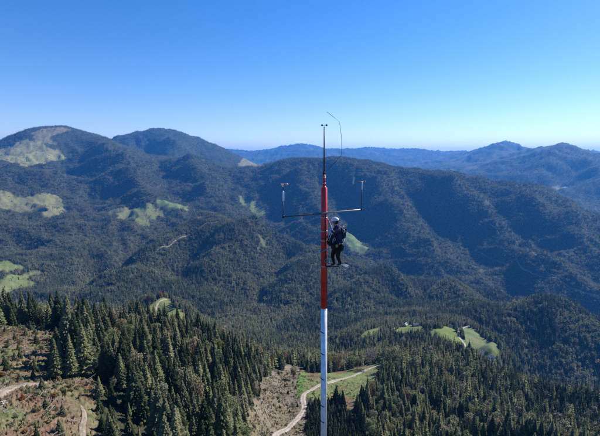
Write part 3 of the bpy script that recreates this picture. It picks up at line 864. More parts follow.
# trees that stand out: (photo column, photo row of the foot, height in photo rows, kind, object name, label)
SPECIAL = [
 (293.5, 379.5, 14, BROAD[1], 'broadleaf_tree', 'lone small olive tree standing on the grey cutover strip beside the bright grass', 1.0),
 (57, 378, 38, LARCH[0], 'larch_tree', 'leftmost of the pale larches at the edge of the brown clearing', 1.15),
 (72, 377, 42, LARCH[2], 'larch_tree', 'middle pale larch of the group at the edge of the brown clearing', 1.1),
 (85, 376, 50, LARCH[1], 'larch_tree', 'tallest pale larch of the group at the edge of the brown clearing', 1.15),
 (147, 401, 36, LARCH[0], 'larch_tree', 'broad yellow green larch rising from the shaded slope right of the brown clearing', 1.2),
 (219, 358, 18, YELLOW, 'broadleaf_tree', 'round yellow green tree among the dark spruces left of the cutover', 1.2),
 (141, 338, 15, TWIGS, 'bare_tree', 'leafless grey tree among spruces below the small knoll meadow', 1.2),
 (168, 338, 14, TWIGS, 'bare_tree', 'leafless grey tree directly below the pale farm track', 1.2),
 (186, 342, 14, RUSTY, 'broadleaf_tree', 'small orange brown tree in the left forest below the knoll meadow', 1.0),
 (271, 366, 10, RUSTY, 'broadleaf_tree', 'small rust red tree at the upper end of the grey cutover strip', .9),
 (325, 371, 20, YELLOW, 'broadleaf_tree', 'yellow green tree right behind the mast at the upper meadow edge', .9),
 (338, 371, 17, BROAD[0], 'broadleaf_tree', 'tan crowned round tree right of the mast at the upper meadow edge', 1.1),
 (357, 369, 12, BROAD[1], 'broadleaf_tree', 'small olive tree between the two round trees at the meadow edge', 1.0),
 (370, 368, 20, TWIGS, 'broadleaf_tree', 'wide grey brown tree above the end of the gravel track', 1.25),
 (391, 369, 21, BROAD[2], 'broadleaf_tree', 'large round olive tree at the upper right corner of the sloping meadow', 1.15),
 (396, 373, 12, BROAD[0], 'broadleaf_tree', 'pale tan tree right beside the end of the gravel track', 1.0),
 (409, 357, 9, RUSTY, 'broadleaf_tree', 'orange tree in the forest above the large round olive tree', 1.1),
 (403, 347, 10, BROAD[1], 'broadleaf_tree', 'olive broadleaf crown on the dark crest below the saddle meadows', 1.3),
 (369, 408, 11, BROAD[1], 'broadleaf_tree', 'tan bushy tree at the lower right corner of the sloping meadow', 1.0),
 (373, 427, 15, BROAD[2], 'broadleaf_tree', 'olive yellow bushy tree below the lower corner of the sloping meadow', .9),
 (384, 429, 17, BROAD[0], 'broadleaf_tree', 'tan bushy tree right of the young spruce stand', .9),
 (396, 434, 15, BROAD[1], 'broadleaf_tree', 'small olive tree near the bottom right of the young spruce stand', .9),
 (100, 412, 14, SPRUCE[2], 'spruce_tree', 'small dark spruce right of the lower dirt track', 1.3),
 (112, 424, 18, SPRUCE[4], 'spruce_tree', 'bushy dark spruce in shade at the lower right end of the clearing', 1.5),
 (103, 432, 16, SPRUCE[2], 'spruce_tree', 'bushy dark green spruce right next to the lower dirt track', 1.6),
 (37, 437, 11, SPRUCE[1], 'spruce_tree', 'small dark spruce low on the rust coloured clearing', 1.2),
 (170, 430, 34, SPRUCE[0], 'spruce_tree', 'dark pointed spruce at the very foot of the left slope', 1.1),
 (199, 432, 26, LARCH[2], 'larch_tree', 'yellowish larch near the bottom of the left slope', 1.3),
 (140, 304.5, 8, BROAD[0], 'broadleaf_tree', 'leftmost autumn tree of the row beside the pale knoll track', 1.2),
 (144.5, 304.0, 9.5, BROAD[2], 'broadleaf_tree', 'second autumn tree of the row beside the pale knoll track', 1.1),
 (149, 303.5, 9, RUSTY, 'broadleaf_tree', 'orange brown tree in the middle of the row beside the knoll track', 1.2),
 (153.5, 303, 9, BROAD[1], 'broadleaf_tree', 'tan tree right of the orange one in the row beside the knoll track', 1.2),
 (160, 298.8, 7, RUSTY, 'broadleaf_tree', 'rust coloured tree above the bend of the pale knoll track', 1.2),
 (176, 309, 8, BROAD[1], 'broadleaf_tree', 'olive tree at the right edge of the small knoll meadow', 1.2),
 (215, 440, 22, YELLOW, 'broadleaf_tree', 'yellow green bushy tree at the foot of the left slope', 1.0),
]
sp_xy = []
for px, py, hp, k_, nm, lab, wide in SPECIAL:
    x, y = on_ground(px, py)
    z = h1(x, y); d = math.sqrt(x * x + y * y + z * z)
    cosd = math.hypot(x, y) / d
    H = hp * (y * math.cos(PITCH) - z * math.sin(PITCH)) / F / max(.6, cosd)
    plant(k_, x, y, H / k_.H, random.random() * 6.28, nm, lab, None, 'tree', wide)
    sp_xy.append((x, y, H * .16))
keep = np.ones(len(nx), bool)
for x, y, r_ in sp_xy:
    keep &= np.hypot(nx - x, ny - y) > max(2.5, r_)
# keep the sight lines to the larches by the clearing open
single &= keep

for i in np.nonzero(single)[0]:
    k = kind[i]
    src = {0: SPRUCE, 1: LARCH, 2: BROAD, 3: [TWIGS]}[int(k)]
    kk = src[int(rng.integers(len(src)))]
    s = scl[i] * (1.0 if k < 2 else .95)
    px, py = float(fx[i]), float(fy[i])
    sz = 'tall' if scl[i] > .76 else ('small' if scl[i] < .55 else 'medium')
    if young[i]: sz = 'short'
    w = where(px, py, dist[i], bool(young[i]))
    lab = ' '.join(('%s %s %s' % (sz, WORDS[int(k)], w)).split()[:16])
    plant(kk, nx[i], ny[i], s, rot[i], NAMES[int(k)], lab, lab, 'tree', random.uniform(.88, 1.3))

def hi_source(name, k_):
    def arr(me): return [v.co.copy() for v in me.vertices], [tuple(p.vertices) for p in me.polygons]
    V, Fc = arr(k_.crown); v, f = arr(k_.trunk)
    S = [0.0] * len(V); k_.crown.attributes['shade'].data.foreach_get('value', S)
    I = Matrix.Identity(4)
    return merged(name, [(V, Fc, 0., S, 0, I), (v, f, 0., None, 1, I)], [k_.crown.materials[0], k_.trunk.materials[0]])

rest = keep & ~single & seen(nx, ny, nz, 26, .012)
c = rest & (dist < 430)
hi = [hi_source('a', k_) for k_ in SPRUCE + LARCH + BROAD + [TWIGS]]
pick = np.where(kind == 0, rng.integers(0, 5, len(nx)), np.where(kind == 1, 5 + rng.integers(0, 3, len(nx)), np.where(kind == 2, 8 + rng.integers(0, 3, len(nx)), 11)))
def sc3(s, w=.1):
    a = np.stack([s, s, s], 1); a[:, :2] *= rng.uniform(1 - w, 1 + w * 2, (len(s), 1)); return a
gn_forest('near_forest', np.stack([nx, ny, nz - .3], 1)[c], rot[c], sc3(scl[c]), pick[c], hi)
c = rest & (dist >= 430)
r_ = random.Random(5)
mid = [source_single('a', r_, 'spruce') for _ in range(6)] + [source_single('a', r_, 'larch') for _ in range(3)] + [source_single('a', r_, 'broad') for _ in range(3)] + [source_single('a', r_, 'twig')]
pick = np.where(kind == 0, rng.integers(0, 6, len(nx)), np.where(kind == 1, 6 + rng.integers(0, 3, len(nx)), np.where(kind == 2, 9 + rng.integers(0, 3, len(nx)), 12)))
gn_forest('slope_forest', np.stack([nx, ny, nz - .3], 1)[c], rot[c], sc3(scl[c]), pick[c], mid)

# ---- the hills beyond, in clumps
r_ = random.Random(9)
for nm, R0, R1, step, n_, rad, cw, per, leaf, tall in (('valley_forest', 1300, 2600, 12.8, 6, 6.6, 8, 5, 26, 28), ('hillside_forest', 2600, 5600, 20.5, 9, 11.0, 6, 4, 14, 28), ('mountain_forest', 5600, 9600, 36.0, 12, 19.0, 4, 4, 10, 30)):
    X, Y, Z = woods(R0, R1, step, tall, .006)
    src = [source_clump('a', r_, n_, rad, sh, cw, per, leaf) for sh in [(1, 0), (.9, .06), (.8, .1), (.62, .16), (.45, .2), (.35, .2), (.08, .25), (.15, .35)]]
    q = lightness(X, Y) * .8 + rng.uniform(-.28, .28, len(X)) + .18 * smooth(-.2, .5, perlin(X / 60, Y / 60, 88))
    pk = np.clip((q * 8 + .6).astype(int), 0, 7)
    s = np.clip(rng.normal(1.0, .2, len(X)), .55, 1.5)
    print(nm, len(X))
    gn_forest(nm, np.stack([X, Y, Z - .5], 1), rng.uniform(0, 6.28, len(X)), np.stack([s * 1.05, s * 1.05, s * rng.uniform(.85, 1.1, len(X))], 1), pk, src)
# scattered trees on the valley meadows
X, Y = candidates(1500, 7000, 34.0)
o_ = open_index(X, Y); s = (o_ >= 4) & (o_ < 100) & (rng.random(len(X)) < np.where((o_ == 9) | (o_ == 10), .2, .08) + .45 * (perlin(X / 120, Y / 120, 95) > .2)); X, Y = X[s], Y[s]
gn_forest('meadow_trees', np.stack([X, Y, height(X, Y)], 1), rng.uniform(0, 6.28, len(X)), sc3(rng.uniform(.45, .9, len(X))), rng.integers(0, 13, len(X)),
          [source_single('a', r_, k_) for k_ in ['spruce'] * 6 + ['larch'] * 3 + ['broad'] * 4])

# ------------------------------------------------------------------ mast
M_RED = mat('red_paint', (.72, .028, .026), .42, spec=.5, noise=(5, .22), bump=(5, .1))
M_WHITE = mat('white_paint', (.82, .83, .84), .4, spec=.5, noise=(6, .13), bump=(5, .08))
M_STEEL = mat('galvanised_steel', (.42, .43, .44), .45, metal=.6, noise=(8, .15))
M_BLACK = mat('black_rubber', (.02, .02, .022), .6)
M_DARKROD = mat('dark_rod', (.10, .065, .075), .55, metal=.3)
M_TEAL = mat('teal_webbing', (.02, .28, .25), .7)
M_PALE = mat('pale_plastic', (.62, .66, .74), .4)
MY = 14.5
A_, B_ = at_depth(324.2, 125, MY), at_depth(323.7, 436, MY)
def axis_z(z):
    f = (z - A_.z) / (B_.z - A_.z); return A_.lerp(B_, f)
def axis(py):
    return axis_z(at_depth(324, py, MY).z)
mast = thing('mast', 'tall slim mast, red above and white below, with sensors on a cross arm', 'mast', axis_z(h1(A_.x, MY) - .3))
ML = Vector(mast.location)
def tube_mesh(name, pts, rads, m, n=20, cap=True, smooth_=True):
    V, Fc = [], []
    tube_geo(V, Fc, pts, rads, n)
    Fc.append(tuple(reversed(range(n))))
    me = bpy.data.meshes.new(name); me.from_pydata([tuple(v) for v in V], [], Fc); me.materials.append(m)
    for p in me.polygons: p.use_smooth = smooth_ and len(p.vertices) == 4
    return me
def mpart(name, pts, rads, m, n=20, parent=None, label=None):
    """a tube in world coordinates as a part of the mast"""
    pr = parent or mast
    off = ML
    me = tube_mesh(name, [Vector(p) - off for p in pts], rads, m, n)
    return part(name, me, pr, (0, 0, 0), label)
zt, zr, zs = axis(187.5).z, axis(308).z, axis(173.5).z
zg = h1(A_.x, MY)
R1 = .113
mpart('red_tube', [axis_z(zr), axis_z(zt - .02), axis_z(zt)], [R1 + .004, R1, R1 * .82], M_RED, 32)
# white sections bolted end to end down to the ground
z = zr
k = 0
while z > zg:
    z2 = max(zg - .2, z - 6.0)
    mpart('white_tube', [axis_z(z2), axis_z(z)], [R1 + .004 * (k + 2), R1 + .004 * (k + 1)], M_WHITE, 32)
    if k or True:
        mpart('joint_ring', [axis_z(z2 - .03), axis_z(z2 + .03)], [R1 + .004 * (k + 2) + .02] * 2, M_STEEL, 24)
    z = z2; k += 1
mpart('base_flange', [axis_z(zg), axis_z(zg + .12)], [.38, .38], M_STEEL, 24)
# narrow top
mpart('collar', [axis_z(zt - .012), axis_z(zt + .05)], [.075, .06], M_RED, 24)
mpart('narrow_tube', [axis_z(zt + .04), axis_z(zs)], [.047, .042], M_RED, 20)
for f in (.3, .72):
    q = zt + (zs - zt) * f
    mpart('joint_ring', [axis_z(q - .018), axis_z(q + .018)], [.058] * 2, M_STEEL, 18)
mpart('joint_ring', [axis_z(zs - .03), axis_z(zs + .06)], [.05, .035], M_BLACK, 18)
zp = axis(127.5).z
mpart('top_rod', [axis_z(zs), axis_z((zs + zp) / 2), axis_z(zp)], [.027, .023, .018], M_DARKROD, 14)
mpart('rod_cap', [axis_z(zp), axis_z(zp + .04)], [.024, .012], M_PALE, 12)
c = axis_z(zp + .075)
mpart('sensor_bar', [c + Vector((-.07, 0, 0)), c + Vector((.08, 0, 0))], [.008, .008], M_BLACK, 8)
def ball(name, c_, r, m, parent, sc=(1, 1, 1), seg=14):
    bm = bmesh.new(); bmesh.ops.create_uvsphere(bm, u_segments=seg, v_segments=seg // 2 + 2, radius=r)
    bmesh.ops.scale(bm, vec=sc, verts=bm.verts); bmesh.ops.translate(bm, vec=c_, verts=bm.verts)
    me = bpy.data.meshes.new(name); bm.to_mesh(me); bm.free(); me.materials.append(m)
    for p in me.polygons: p.use_smooth = True
    return part(name, me, parent)
for dx in (-.075, .085):
    ball('sensor_head', c + Vector((dx, 0, .003)) - ML, .038, M_BLACK, mast, (1, 1, .9))
# whip antenna, bent by the wind
wp = [(325.5, 172, 0), (331, 166.5, -.05), (337, 160, -.1), (341.2, 155.5, -.1), (341.6, 148, -.1), (341.5, 138, -.1), (340.6, 129, -.1), (339.2, 121.6, -.1), (333.5, 117, -.1), (327, 112, -.1)]
mpart('whip_antenna', [at_depth(a, b, MY + d) for a, b, d in wp], [.0065] * 10, M_DARKROD, 8, None, 'thin whip antenna wire bent over to the left at its tip')
# straps that hold the cable to the tube, in pairs of short dark bands
zz = axis(331).z
n_ = 0
while zz > zg + 1:
    R_ = R1 + .012 + .004 * max(0, (zr - zz) / 6)
    pts, a0 = [], math.radians(-165)
    for j in range(9):
        a = a0 + math.radians(80) * j / 8
        pts.append(axis_z(zz - .035 * j / 8) + Vector((math.cos(a) * R_, math.sin(a) * R_, 0)))
    mpart('strap', pts, [.013 + .006 * (j % 3 == 1) for j in range(9)], M_BLACK, 6)
    n_ += 1
    zz -= (.80, .86, 1.02, 1.12, .66)[n_ % 5] if n_ < 6 else 1.0
# cable run down the side
zc = axis(211).z
mpart('cable', [axis_z(z_) + Vector((.062 + .008 * math.sin(z_ * 7), -.105, 0)) for z_ in np.linspace(zc, axis(266).z, 24)], [.017] * 24, M_BLACK, 8)
mpart('cable', [axis_z(z_) + Vector((.11, -.055 - R1 * .25, 0)) for z_ in np.linspace(axis(266).z, zr, 10)], [.008] * 10, M_BLACK, 6)
mpart('cable', [axis_z(z_) + Vector((.095 + .0006 * (zr - z_), -.095, 0)) for z_ in np.linspace(zr, zg, 30)], [.006] * 30, M_STEEL, 6)
for py in (217.5, 231, 240.5, 266):
    q = axis(py)
    mpart('joint_ring', [q + Vector((0, 0, -.022)), q + Vector((0, 0, .022))], [R1 + .012] * 2, M_STEEL, 28)
q = axis(213)
mpart('arm_clamp', [q + Vector((0, 0, -.04)), q + Vector((0, 0, .05))], [R1 + .02] * 2, mat('teal_clamp', (.08, .22, .22), .5, metal=.3), 28)
# cross arm and its two instruments
aL0, aL1 = at_depth(321.5, 213.6, MY - .16), at_depth(283.2, 216.8, MY - .16)
aR0, aR1 = at_depth(327.0, 212.7, MY - .16), at_depth(361.8, 209.6, MY - .16)
M_ARM = mat('anodised_arm', (.36, .32, .28), .5, metal=.35)
mpart('cross_arm', [aL1, aL0], [.02, .023], M_DARKROD, 12, None, 'dark left half of the cross arm')  # left half has a darker material than the right
mpart('cross_arm', [aL0 + Vector((0, 0, 0.002)), (aL0 + aR0) / 2 + Vector((0, -.0, .002)), aR0, aR1], [.025, .025, .025, .02], M_ARM, 12, None, 'pale right half of the cross arm')
me = tube_mesh('arm_end', [aL1 - ML + Vector((0, 0, -.04)), aL1 - ML + Vector((0, 0, .06))], [.036, .036], M_BLACK, 12); part('arm_end', me, mast)
me = tube_mesh('arm_end', [aR1 - ML + Vector((-.03, 0, 0)), aR1 - ML + Vector((.04, 0, 0))], [.032, .03], M_BLACK, 12); part('arm_end', me, mast)
Yi = MY - .16
def P_(px, py): return at_depth(px, py, Yi) - ML
# cup anemometer
an = part('cup_anemometer', tube_mesh('cup_anemometer', [P_(283.2, 216), P_(283.2, 209), P_(283.1, 201.5)], [.014, .012, .012], M_DARKROD, 10), mast)
part('housing', tube_mesh('housing', [P_(283.1, 201.5), P_(283.1, 200.5), P_(283.1, 192), P_(283.1, 191)], [.03, .037, .037, .02], M_PALE, 16), an)
part('spindle', tube_mesh('spindle', [P_(283.1, 191), P_(283.3, 184)], [.012, .01], M_DARKROD, 8), an)
def cup(c_, d, r, m):
    bm = bmesh.new(); bmesh.ops.create_uvsphere(bm, u_segments=16, v_segments=10, radius=r)
    bmesh.ops.delete(bm, geom=[v for v in bm.verts if v.co.z > .001 * r], context='VERTS')
    geom = bmesh.ops.solidify(bm, geom=bm.faces[:], thickness=.006)
    q = Vector(d).to_track_quat('Z', 'Y').to_matrix().to_4x4()
    bmesh.ops.transform(bm, matrix=Matrix.Translation(c_) @ q, verts=bm.verts)
    me = bpy.data.meshes.new('cup'); bm.to_mesh(me); bm.free(); me.materials.append(m)
    for p in me.polygons: p.use_smooth = True
    return me
hub = P_(283.3, 184.2)
M_CUP = mat('sensor_cup', (.55, .42, .42), .45)
for j in range(3):
    a = math.radians(25 + 120 * j)
    d = Vector((math.cos(a), math.sin(a), 0)); e = hub + d * .135 + Vector((0, 0, -.01 - .025 * (j == 2)))
    ct = part('cup', cup(e, (-d.y, d.x, 0.1), .05, M_CUP), an)
    part('spoke', tube_mesh('spoke', [hub + Vector((0, 0, .01)), (hub + e) / 2 + Vector((0, 0, .03)), e], [.008] * 3, M_CUP, 8), an)
# wind vane
wv = part('wind_vane', tube_mesh('wind_vane', [P_(361.8, 209.8), P_(361.8, 196), P_(361.9, 189)], [.015, .014, .014], M_DARKROD, 10), mast)
part('housing', tube_mesh('housing', [P_(361.9, 190), P_(361.9, 189), P_(362.2, 183.5), P_(362.2, 182.5)], [.02, .026, .026, .012], M_PALE, 14), wv)
part('vane_arm', tube_mesh('vane_arm', [P_(354, 181.8), P_(364.6, 181.5)], [.011, .011], mat('copper_arm', (.45, .22, .16), .5, metal=.4), 8), wv)
part('counterweight', tube_mesh('counterweight', [P_(363.6, 181.5), P_(365.4, 181.4)], [.018, .014], M_DARKROD, 10), wv)
def boxmesh(name, c_, s, m, rot=None, bevel=0.0):
    bm = bmesh.new(); bmesh.ops.create_cube(bm, size=1.0); bmesh.ops.scale(bm, vec=s, verts=bm.verts)
    if bevel: bmesh.ops.bevel(bm, geom=bm.edges[:], offset=bevel, segments=2, affect='EDGES')
    if rot is not None: bmesh.ops.transform(bm, matrix=rot, verts=bm.verts)
    bmesh.ops.translate(bm, vec=c_, verts=bm.verts)
    me = bpy.data.meshes.new(name); bm.to_mesh(me); bm.free(); me.materials.append(m); return me
part('tail_plate', boxmesh('tail_plate', P_(353.6, 180.8), (.065, .012, .24), M_PALE, Matrix.Rotation(.12, 4, 'Y'), .004), wv)
# foot bracket under the climber and the stub arm it carries
part('foot_bracket', boxmesh('foot_bracket', at_depth(332.5, 265.8, MY - .05) - ML, (.46, .22, .035), M_BLACK, None, .008), mast)
part('foot_bracket', boxmesh('foot_bracket', at_depth(328.6, 267.3, MY - .05) - ML, (.2, .05, .06), M_STEEL, Matrix.Rotation(.35, 4, 'Y'), .006), mast)
so = part('stub_arm', tube_mesh('stub_arm', [at_depth(336.5, 264.3, MY) - ML, at_depth(342, 265.2, MY) - ML, at_depth(348.6, 265.4, MY) - ML], [.018, .017, .017], mat('pink_grey_tube', (.52, .44, .50), .45, metal=.2), 10), mast)
part('hook', tube_mesh('hook', [at_depth(347.6, 265.4, MY) - ML, at_depth(347.6, 268, MY) - ML, at_depth(345.0, 269.6, MY) - ML, at_depth(343.6, 268.8, MY) - ML], [.014, .018, .014, .01], M_PALE, 8), so)
part('hook', tube_mesh('hook', [at_depth(343.5, 266.0, MY - .05) - ML, at_depth(347.6, 267.2, MY - .05) - ML], [.011, .011], M_PALE, 8), so)

# teal work sling round the mast
def curve_pts(pts, n=5):
    out = []
    for a in range(len(pts) - 1):
        p0, p1, p2, p3 = pts[max(a - 1, 0)], pts[a], pts[a + 1], pts[min(a + 2, len(pts) - 1)]
        for k in range(n):
            t = k / n
            out.append(0.5 * ((2 * p1) + (-p0 + p2) * t + (2 * p0 - 5 * p1 + 4 * p2 - p3) * t * t + (-p0 + 3 * p1 - 3 * p2 + p3) * t ** 3))
    out.append(pts[-1]); return out
sl = thing('sling', 'teal webbing sling looped round the red tube beside the climber', 'sling', at_depth(324, 252, MY))
SL = Vector(sl.location)
def D(px, py, d=0.0): return at_depth(px, py, MY + d)
lp = [D(329.4, 248.5, -.16), D(326.5, 249.6, -.17), D(323, 251.3, -.155), D(320.2, 251.6, -.06), D(319.4, 250.9, .05)]
part('strap', tube_mesh('strap', [p - SL for p in curve_pts(lp)], [.02] * (len(lp) * 5 - 4), M_TEAL, 8), sl)
lp = [D(328.6, 248.8, -.17), D(329.2, 253, -.18), D(329.0, 258, -.18), D(328, 262, -.17), D(326, 262.6, -.17), D(324.6, 261, -.16), D(325.6, 259.4, -.16), D(327, 259, -.16)]
part('strap', tube_mesh('strap', [p - SL for p in curve_pts(lp)], [.017] * (len(lp) * 5 - 4), M_TEAL, 8), sl)
part('hook', tube_mesh('hook', [D(319.6, 250.3, -.02) - SL, D(319.2, 251.4, -.08) - SL, D(319.9, 252.2, -.12) - SL], [.02, .028, .02], M_PALE, 10), sl)
part('buckle', boxmesh('buckle', D(326.9, 260.8, -.2) - SL, (.05, .03, .1), mat('orange_red_plastic', (.7, .12, .07), .4), Matrix.Rotation(.2, 4, 'Y'), .006), sl)

# ------------------------------------------------------------------ the climber
M_SKIN = mat('skin', (.48, .27, .19), .55)
M_JACKET = mat('navy_jacket', (.018, .028, .075), .75, noise=(14, .35), bump=(9, .8))
M_TROUSER = mat('black_trousers', (.012, .012, .014), .8, noise=(14, .3), bump=(9, .8))
M_BOOT = mat('dark_boots', (.03, .022, .02), .6)
M_SLEEVE = mat('pale_blue_sleeve', (.33, .42, .58), .7, bump=(9, .6))
M_GLOVE = mat('yellow_glove', (.55, .36, .09), .7)
M_HARNESS = mat('black_harness', (.014, .014, .016), .6)
person = thing('person', 'climber in white helmet and navy jacket with a dark pack, standing beside the red tube', 'person', D(335.5, 266, -.1))
PL = Vector(person.location)
J = {  # joint: (column, row, depth offset, radius x, radius y)
 'pelvis': (338.0, 245.0, -.06, .155, .14), 'waist': (338.6, 240.0, -.06, .19, .17), 'chest': (339.0, 233.5, -.06, .235, .20), 'upper': (337.6, 229.0, -.06, .18, .16),
 'neck': (336.2, 226.2, -.06, .065, .065), 'head0': (335.6, 223.4, -.07, .085, .095), 'head1': (335.0, 220.6, -.07, .085, .098), 
 'shN': (340.2, 229.6, -.25, .085, .085), 'elN': (334.0, 233.4, -.36, .055, .055), 'wrN': (330.0, 228.0, -.24, .038, .038), 'haN': (329.4, 226.0, -.21, .042, .03),
 'shF': (336.4, 228.6, .14, .08, .08), 'elF': (331.6, 229.5, .22, .052, .052), 'wrF': (328.8, 222.0, .10, .038, .038), 'haF': (328.2, 219.6, .05, .042, .03),
 'hipN': (340.0, 247.0, -.16, .115, .12), 'knN': (337.4, 255.8, -.20, .088, .092), 'anN': (340.2, 262.6, -.15, .06, .062), 'heN': (340.6, 264.2, -.15, .048, .045), 'toN': (336.8, 264.8, -.18, .042, .032),
 'hipF': (336.2, 247.0, .05, .11, .115), 'knF': (332.2, 255.0, .04, .086, .09), 'anF': (334.0, 262.4, .03, .06, .06), 'heF': (334.4, 264.0, .03, .047, .045), 'toF': (330.8, 264.6, .0, .042, .032)}
E = [('pelvis', 'waist'), ('waist', 'chest'), ('chest', 'upper'), ('upper', 'neck'), ('neck', 'head0'), ('head0', 'head1'),
     ('upper', 'shN'), ('shN', 'elN'), ('elN', 'wrN'), ('wrN', 'haN'), ('upper', 'shF'), ('shF', 'elF'), ('elF', 'wrF'), ('wrF', 'haF'),
     ('pelvis', 'hipN'), ('hipN', 'knN'), ('knN', 'anN'), ('anN', 'heN'), ('heN', 'toN'), ('pelvis', 'hipF'), ('hipF', 'knF'), ('knF', 'anF'), ('anF', 'heF'), ('heF', 'toF')]
names = list(J); JW = {k: D(v[0], v[1], v[2]) - PL for k, v in J.items()}
pts = [JW[k] for k in names]; rads = [(J[k][3], J[k][4]) for k in names]
edges = [(names.index(a), names.index(b)) for a, b in E]
tag_ = list(names)
# fingers: four short chains and a thumb on each hand, curled round what they hold
for hn, wr, side in (('haN', 'wrN', -1), ('haF', 'wrF', -1)):
    h = JW[hn]; d = (h - JW[wr]).normalized(); tow = Vector((-1, 0, 0)); acr = Vector((0, 1, 0))
    ih = names.index(hn)
    for f in range(4):
        o = h + acr * (-.033 + .022 * f) + d * .02
        prev = ih; L_ = (.085, .098, .092, .072)[f]
        for s_, dirv in enumerate((d * .75 + tow * .45, d * .1 + tow * .95, -d * .55 + tow * .6)):
            o = o + dirv.normalized() * L_ * .38
            pts.append(o.copy()); rads.append((.0115 - .001 * s_,) * 2); tag_.append('finger')
            edges.append((prev, len(pts) - 1)); prev = len(pts) - 1
    o = h - d * .02 + acr * -.04; prev = ih
    for s_, dirv in enumerate((acr * -.5 + d * .7 + tow * .3, d * .8 + tow * .6)):
        o = o + dirv.normalized() * .035
        pts.append(o.copy()); rads.append((.014, .014)); tag_.append('finger'); edges.append((prev, len(pts) - 1)); prev = len(pts) - 1
me = bpy.data.meshes.new('body'); me.from_pydata([tuple(p) for p in pts], edges, [])
tmp = bpy.data.objects.new('body_cage', me); col.objects.link(tmp)
sk = tmp.modifiers.new('skin', 'SKIN'); sk.use_smooth_shade = True; sk.branch_smoothing = .4
for i, v in enumerate(me.skin_vertices[0].data):
    v.radius = rads[i]; v.use_root = (i == 0)
ss = tmp.modifiers.new('sub', 'SUBSURF'); ss.levels = 2; ss.render_levels = 2
bpy.context.view_layer.update()
dg = bpy.context.evaluated_depsgraph_get()
bme = bpy.data.meshes.new_from_object(tmp.evaluated_get(dg), depsgraph=dg)
bpy.data.objects.remove(tmp)
bme.name = 'body'; bme.materials.clear()
for m in (M_JACKET, M_TROUSER, M_BOOT, M_SKIN, M_GLOVE, M_SLEEVE): bme.materials.append(m)
tag_w = [Vector(p) for p in pts]
for p in bme.polygons:
    c = p.center
    j = min(range(len(tag_w)), key=lambda q: (tag_w[q] - c).length - (rads[q][0] if q < len(names) else 0) * .8)
    t_ = tag_[j]
    mi = 0
    if t_ in ('pelvis', 'hipN', 'hipF', 'knN', 'knF', 'anN', 'anF'): mi = 1
    if t_ in ('heN', 'toN', 'heF', 'toF'): mi = 2
    if t_ in ('head0', 'head1'): mi = 3
    if t_ in ('haN', 'haF', 'finger'): mi = 4 if (c - JW['haN']).length < (c - JW['haF']).length else 3
    if t_ == 'elF' or t_ == 'wrF' or t_ == 'wrN': mi = 5
    p.material_index = mi; p.use_smooth = True
body = part('body', bme, person)
# face, turned to the mast
hc = (JW['head0'] + JW['head1']) / 2
def pball(name, c_, r, m, sc=(1, 1, 1)):
    return ball(name, c_, r, m, person, sc, 12)
fw = Vector((-.93, .30, -.12)).normalized(); sd = Vector((0, 0, 1)).cross(fw).normalized(); upv = fw.cross(sd)
V, Fc = [], []
tube_geo(V, Fc, [hc + fw * .075 + upv * .03, hc + fw * .105 - upv * .005, hc + fw * .085 - upv * .02], [.010, .016, .012], 8)
me = bpy.data.meshes.new('nose'); me.from_pydata([tuple(v) for v in V], [], Fc); me.materials.append(M_SKIN); part('nose', me, person)
for s_ in (-1, 1):
    pball('eye', hc + fw * .082 + sd * .034 * s_ + upv * .03, .013, mat('eye_white', (.7, .7, .68), .2))
    pball('ear', hc + sd * .088 * s_ - fw * .005, .028, M_SKIN, (.9, .5, 1.2))
pball('mouth', hc + fw * .088 - upv * .042, .018, mat('lips', (.35, .12, .1), .5), (.6, 1.2, .45))
pball('hair', hc - fw * .03 + upv * .0, .098, mat('dark_hair', (.03, .02, .015), .8), (1, 1, .95))
# helmet: shell, brim, ridge, lamp clip, chin strap
M_HELMET = mat('white_helmet', (.72, .72, .71), .3, spec=.5)
bm = bmesh.new(); bmesh.ops.create_uvsphere(bm, u_segments=28, v_segments=18, radius=1.0)
bmesh.ops.delete(bm, geom=[v for v in bm.verts if v.co.z < -.12], context='VERTS')
for v in bm.verts:
    x_, y_, z_ = v.co
    v.co = Vector((x_ * (.146 + .012 * (x_ < 0)), y_ * .122, z_ * .132 + (.0 if z_ > 0 else 0)))
    if z_ < .05: v.co.x *= 1.08; v.co.y *= 1.06
bmesh.ops.solidify(bm, geom=bm.faces[:], thickness=.008)
rotm = Matrix((( -fw.x, -sd.x, upv.x), (-fw.y, -sd.y, upv.y), (-fw.z, -sd.z, upv.z))).to_4x4()
bmesh.ops.transform(bm, matrix=Matrix.Translation(hc + upv * .05 - fw * .005) @ rotm, verts=bm.verts)
me = bpy.data.meshes.new('helmet'); bm.to_mesh(me); bm.free(); me.materials.append(M_HELMET)
for p in me.polygons: p.use_smooth = True
hel = part('helmet', me, person)
part('brim', tube_mesh('brim', [hc + upv * .045 + fw * (.155 * math.cos(a)) + sd * (.12 * math.sin(a)) for a in [math.radians(x) for x in range(-70, 71, 14)]], [.012] * 11, M_HELMET, 8), hel)
part('rear_clip', boxmesh('rear_clip', hc - fw * .165 + upv * .06, (.03, .05, .05), M_BLACK, None, .006), hel)
part('ridge', tube_mesh('ridge', [hc + upv * (.052 + .135 * math.sin(a)) + fw * (.149 * math.cos(a)) for a in [math.radians(x) for x in range(25, 156, 13)]], [.009] * 11, M_PALE, 8), hel)
part('chin_strap', tube_mesh('chin_strap', [hc + sd * .098 * math.cos(a) + upv * (.03 + -.13 * math.sin(a)) + fw * .03 for a in [math.pi * k / 10 for k in range(11)]], [.006] * 11, M_BLACK, 6), person)
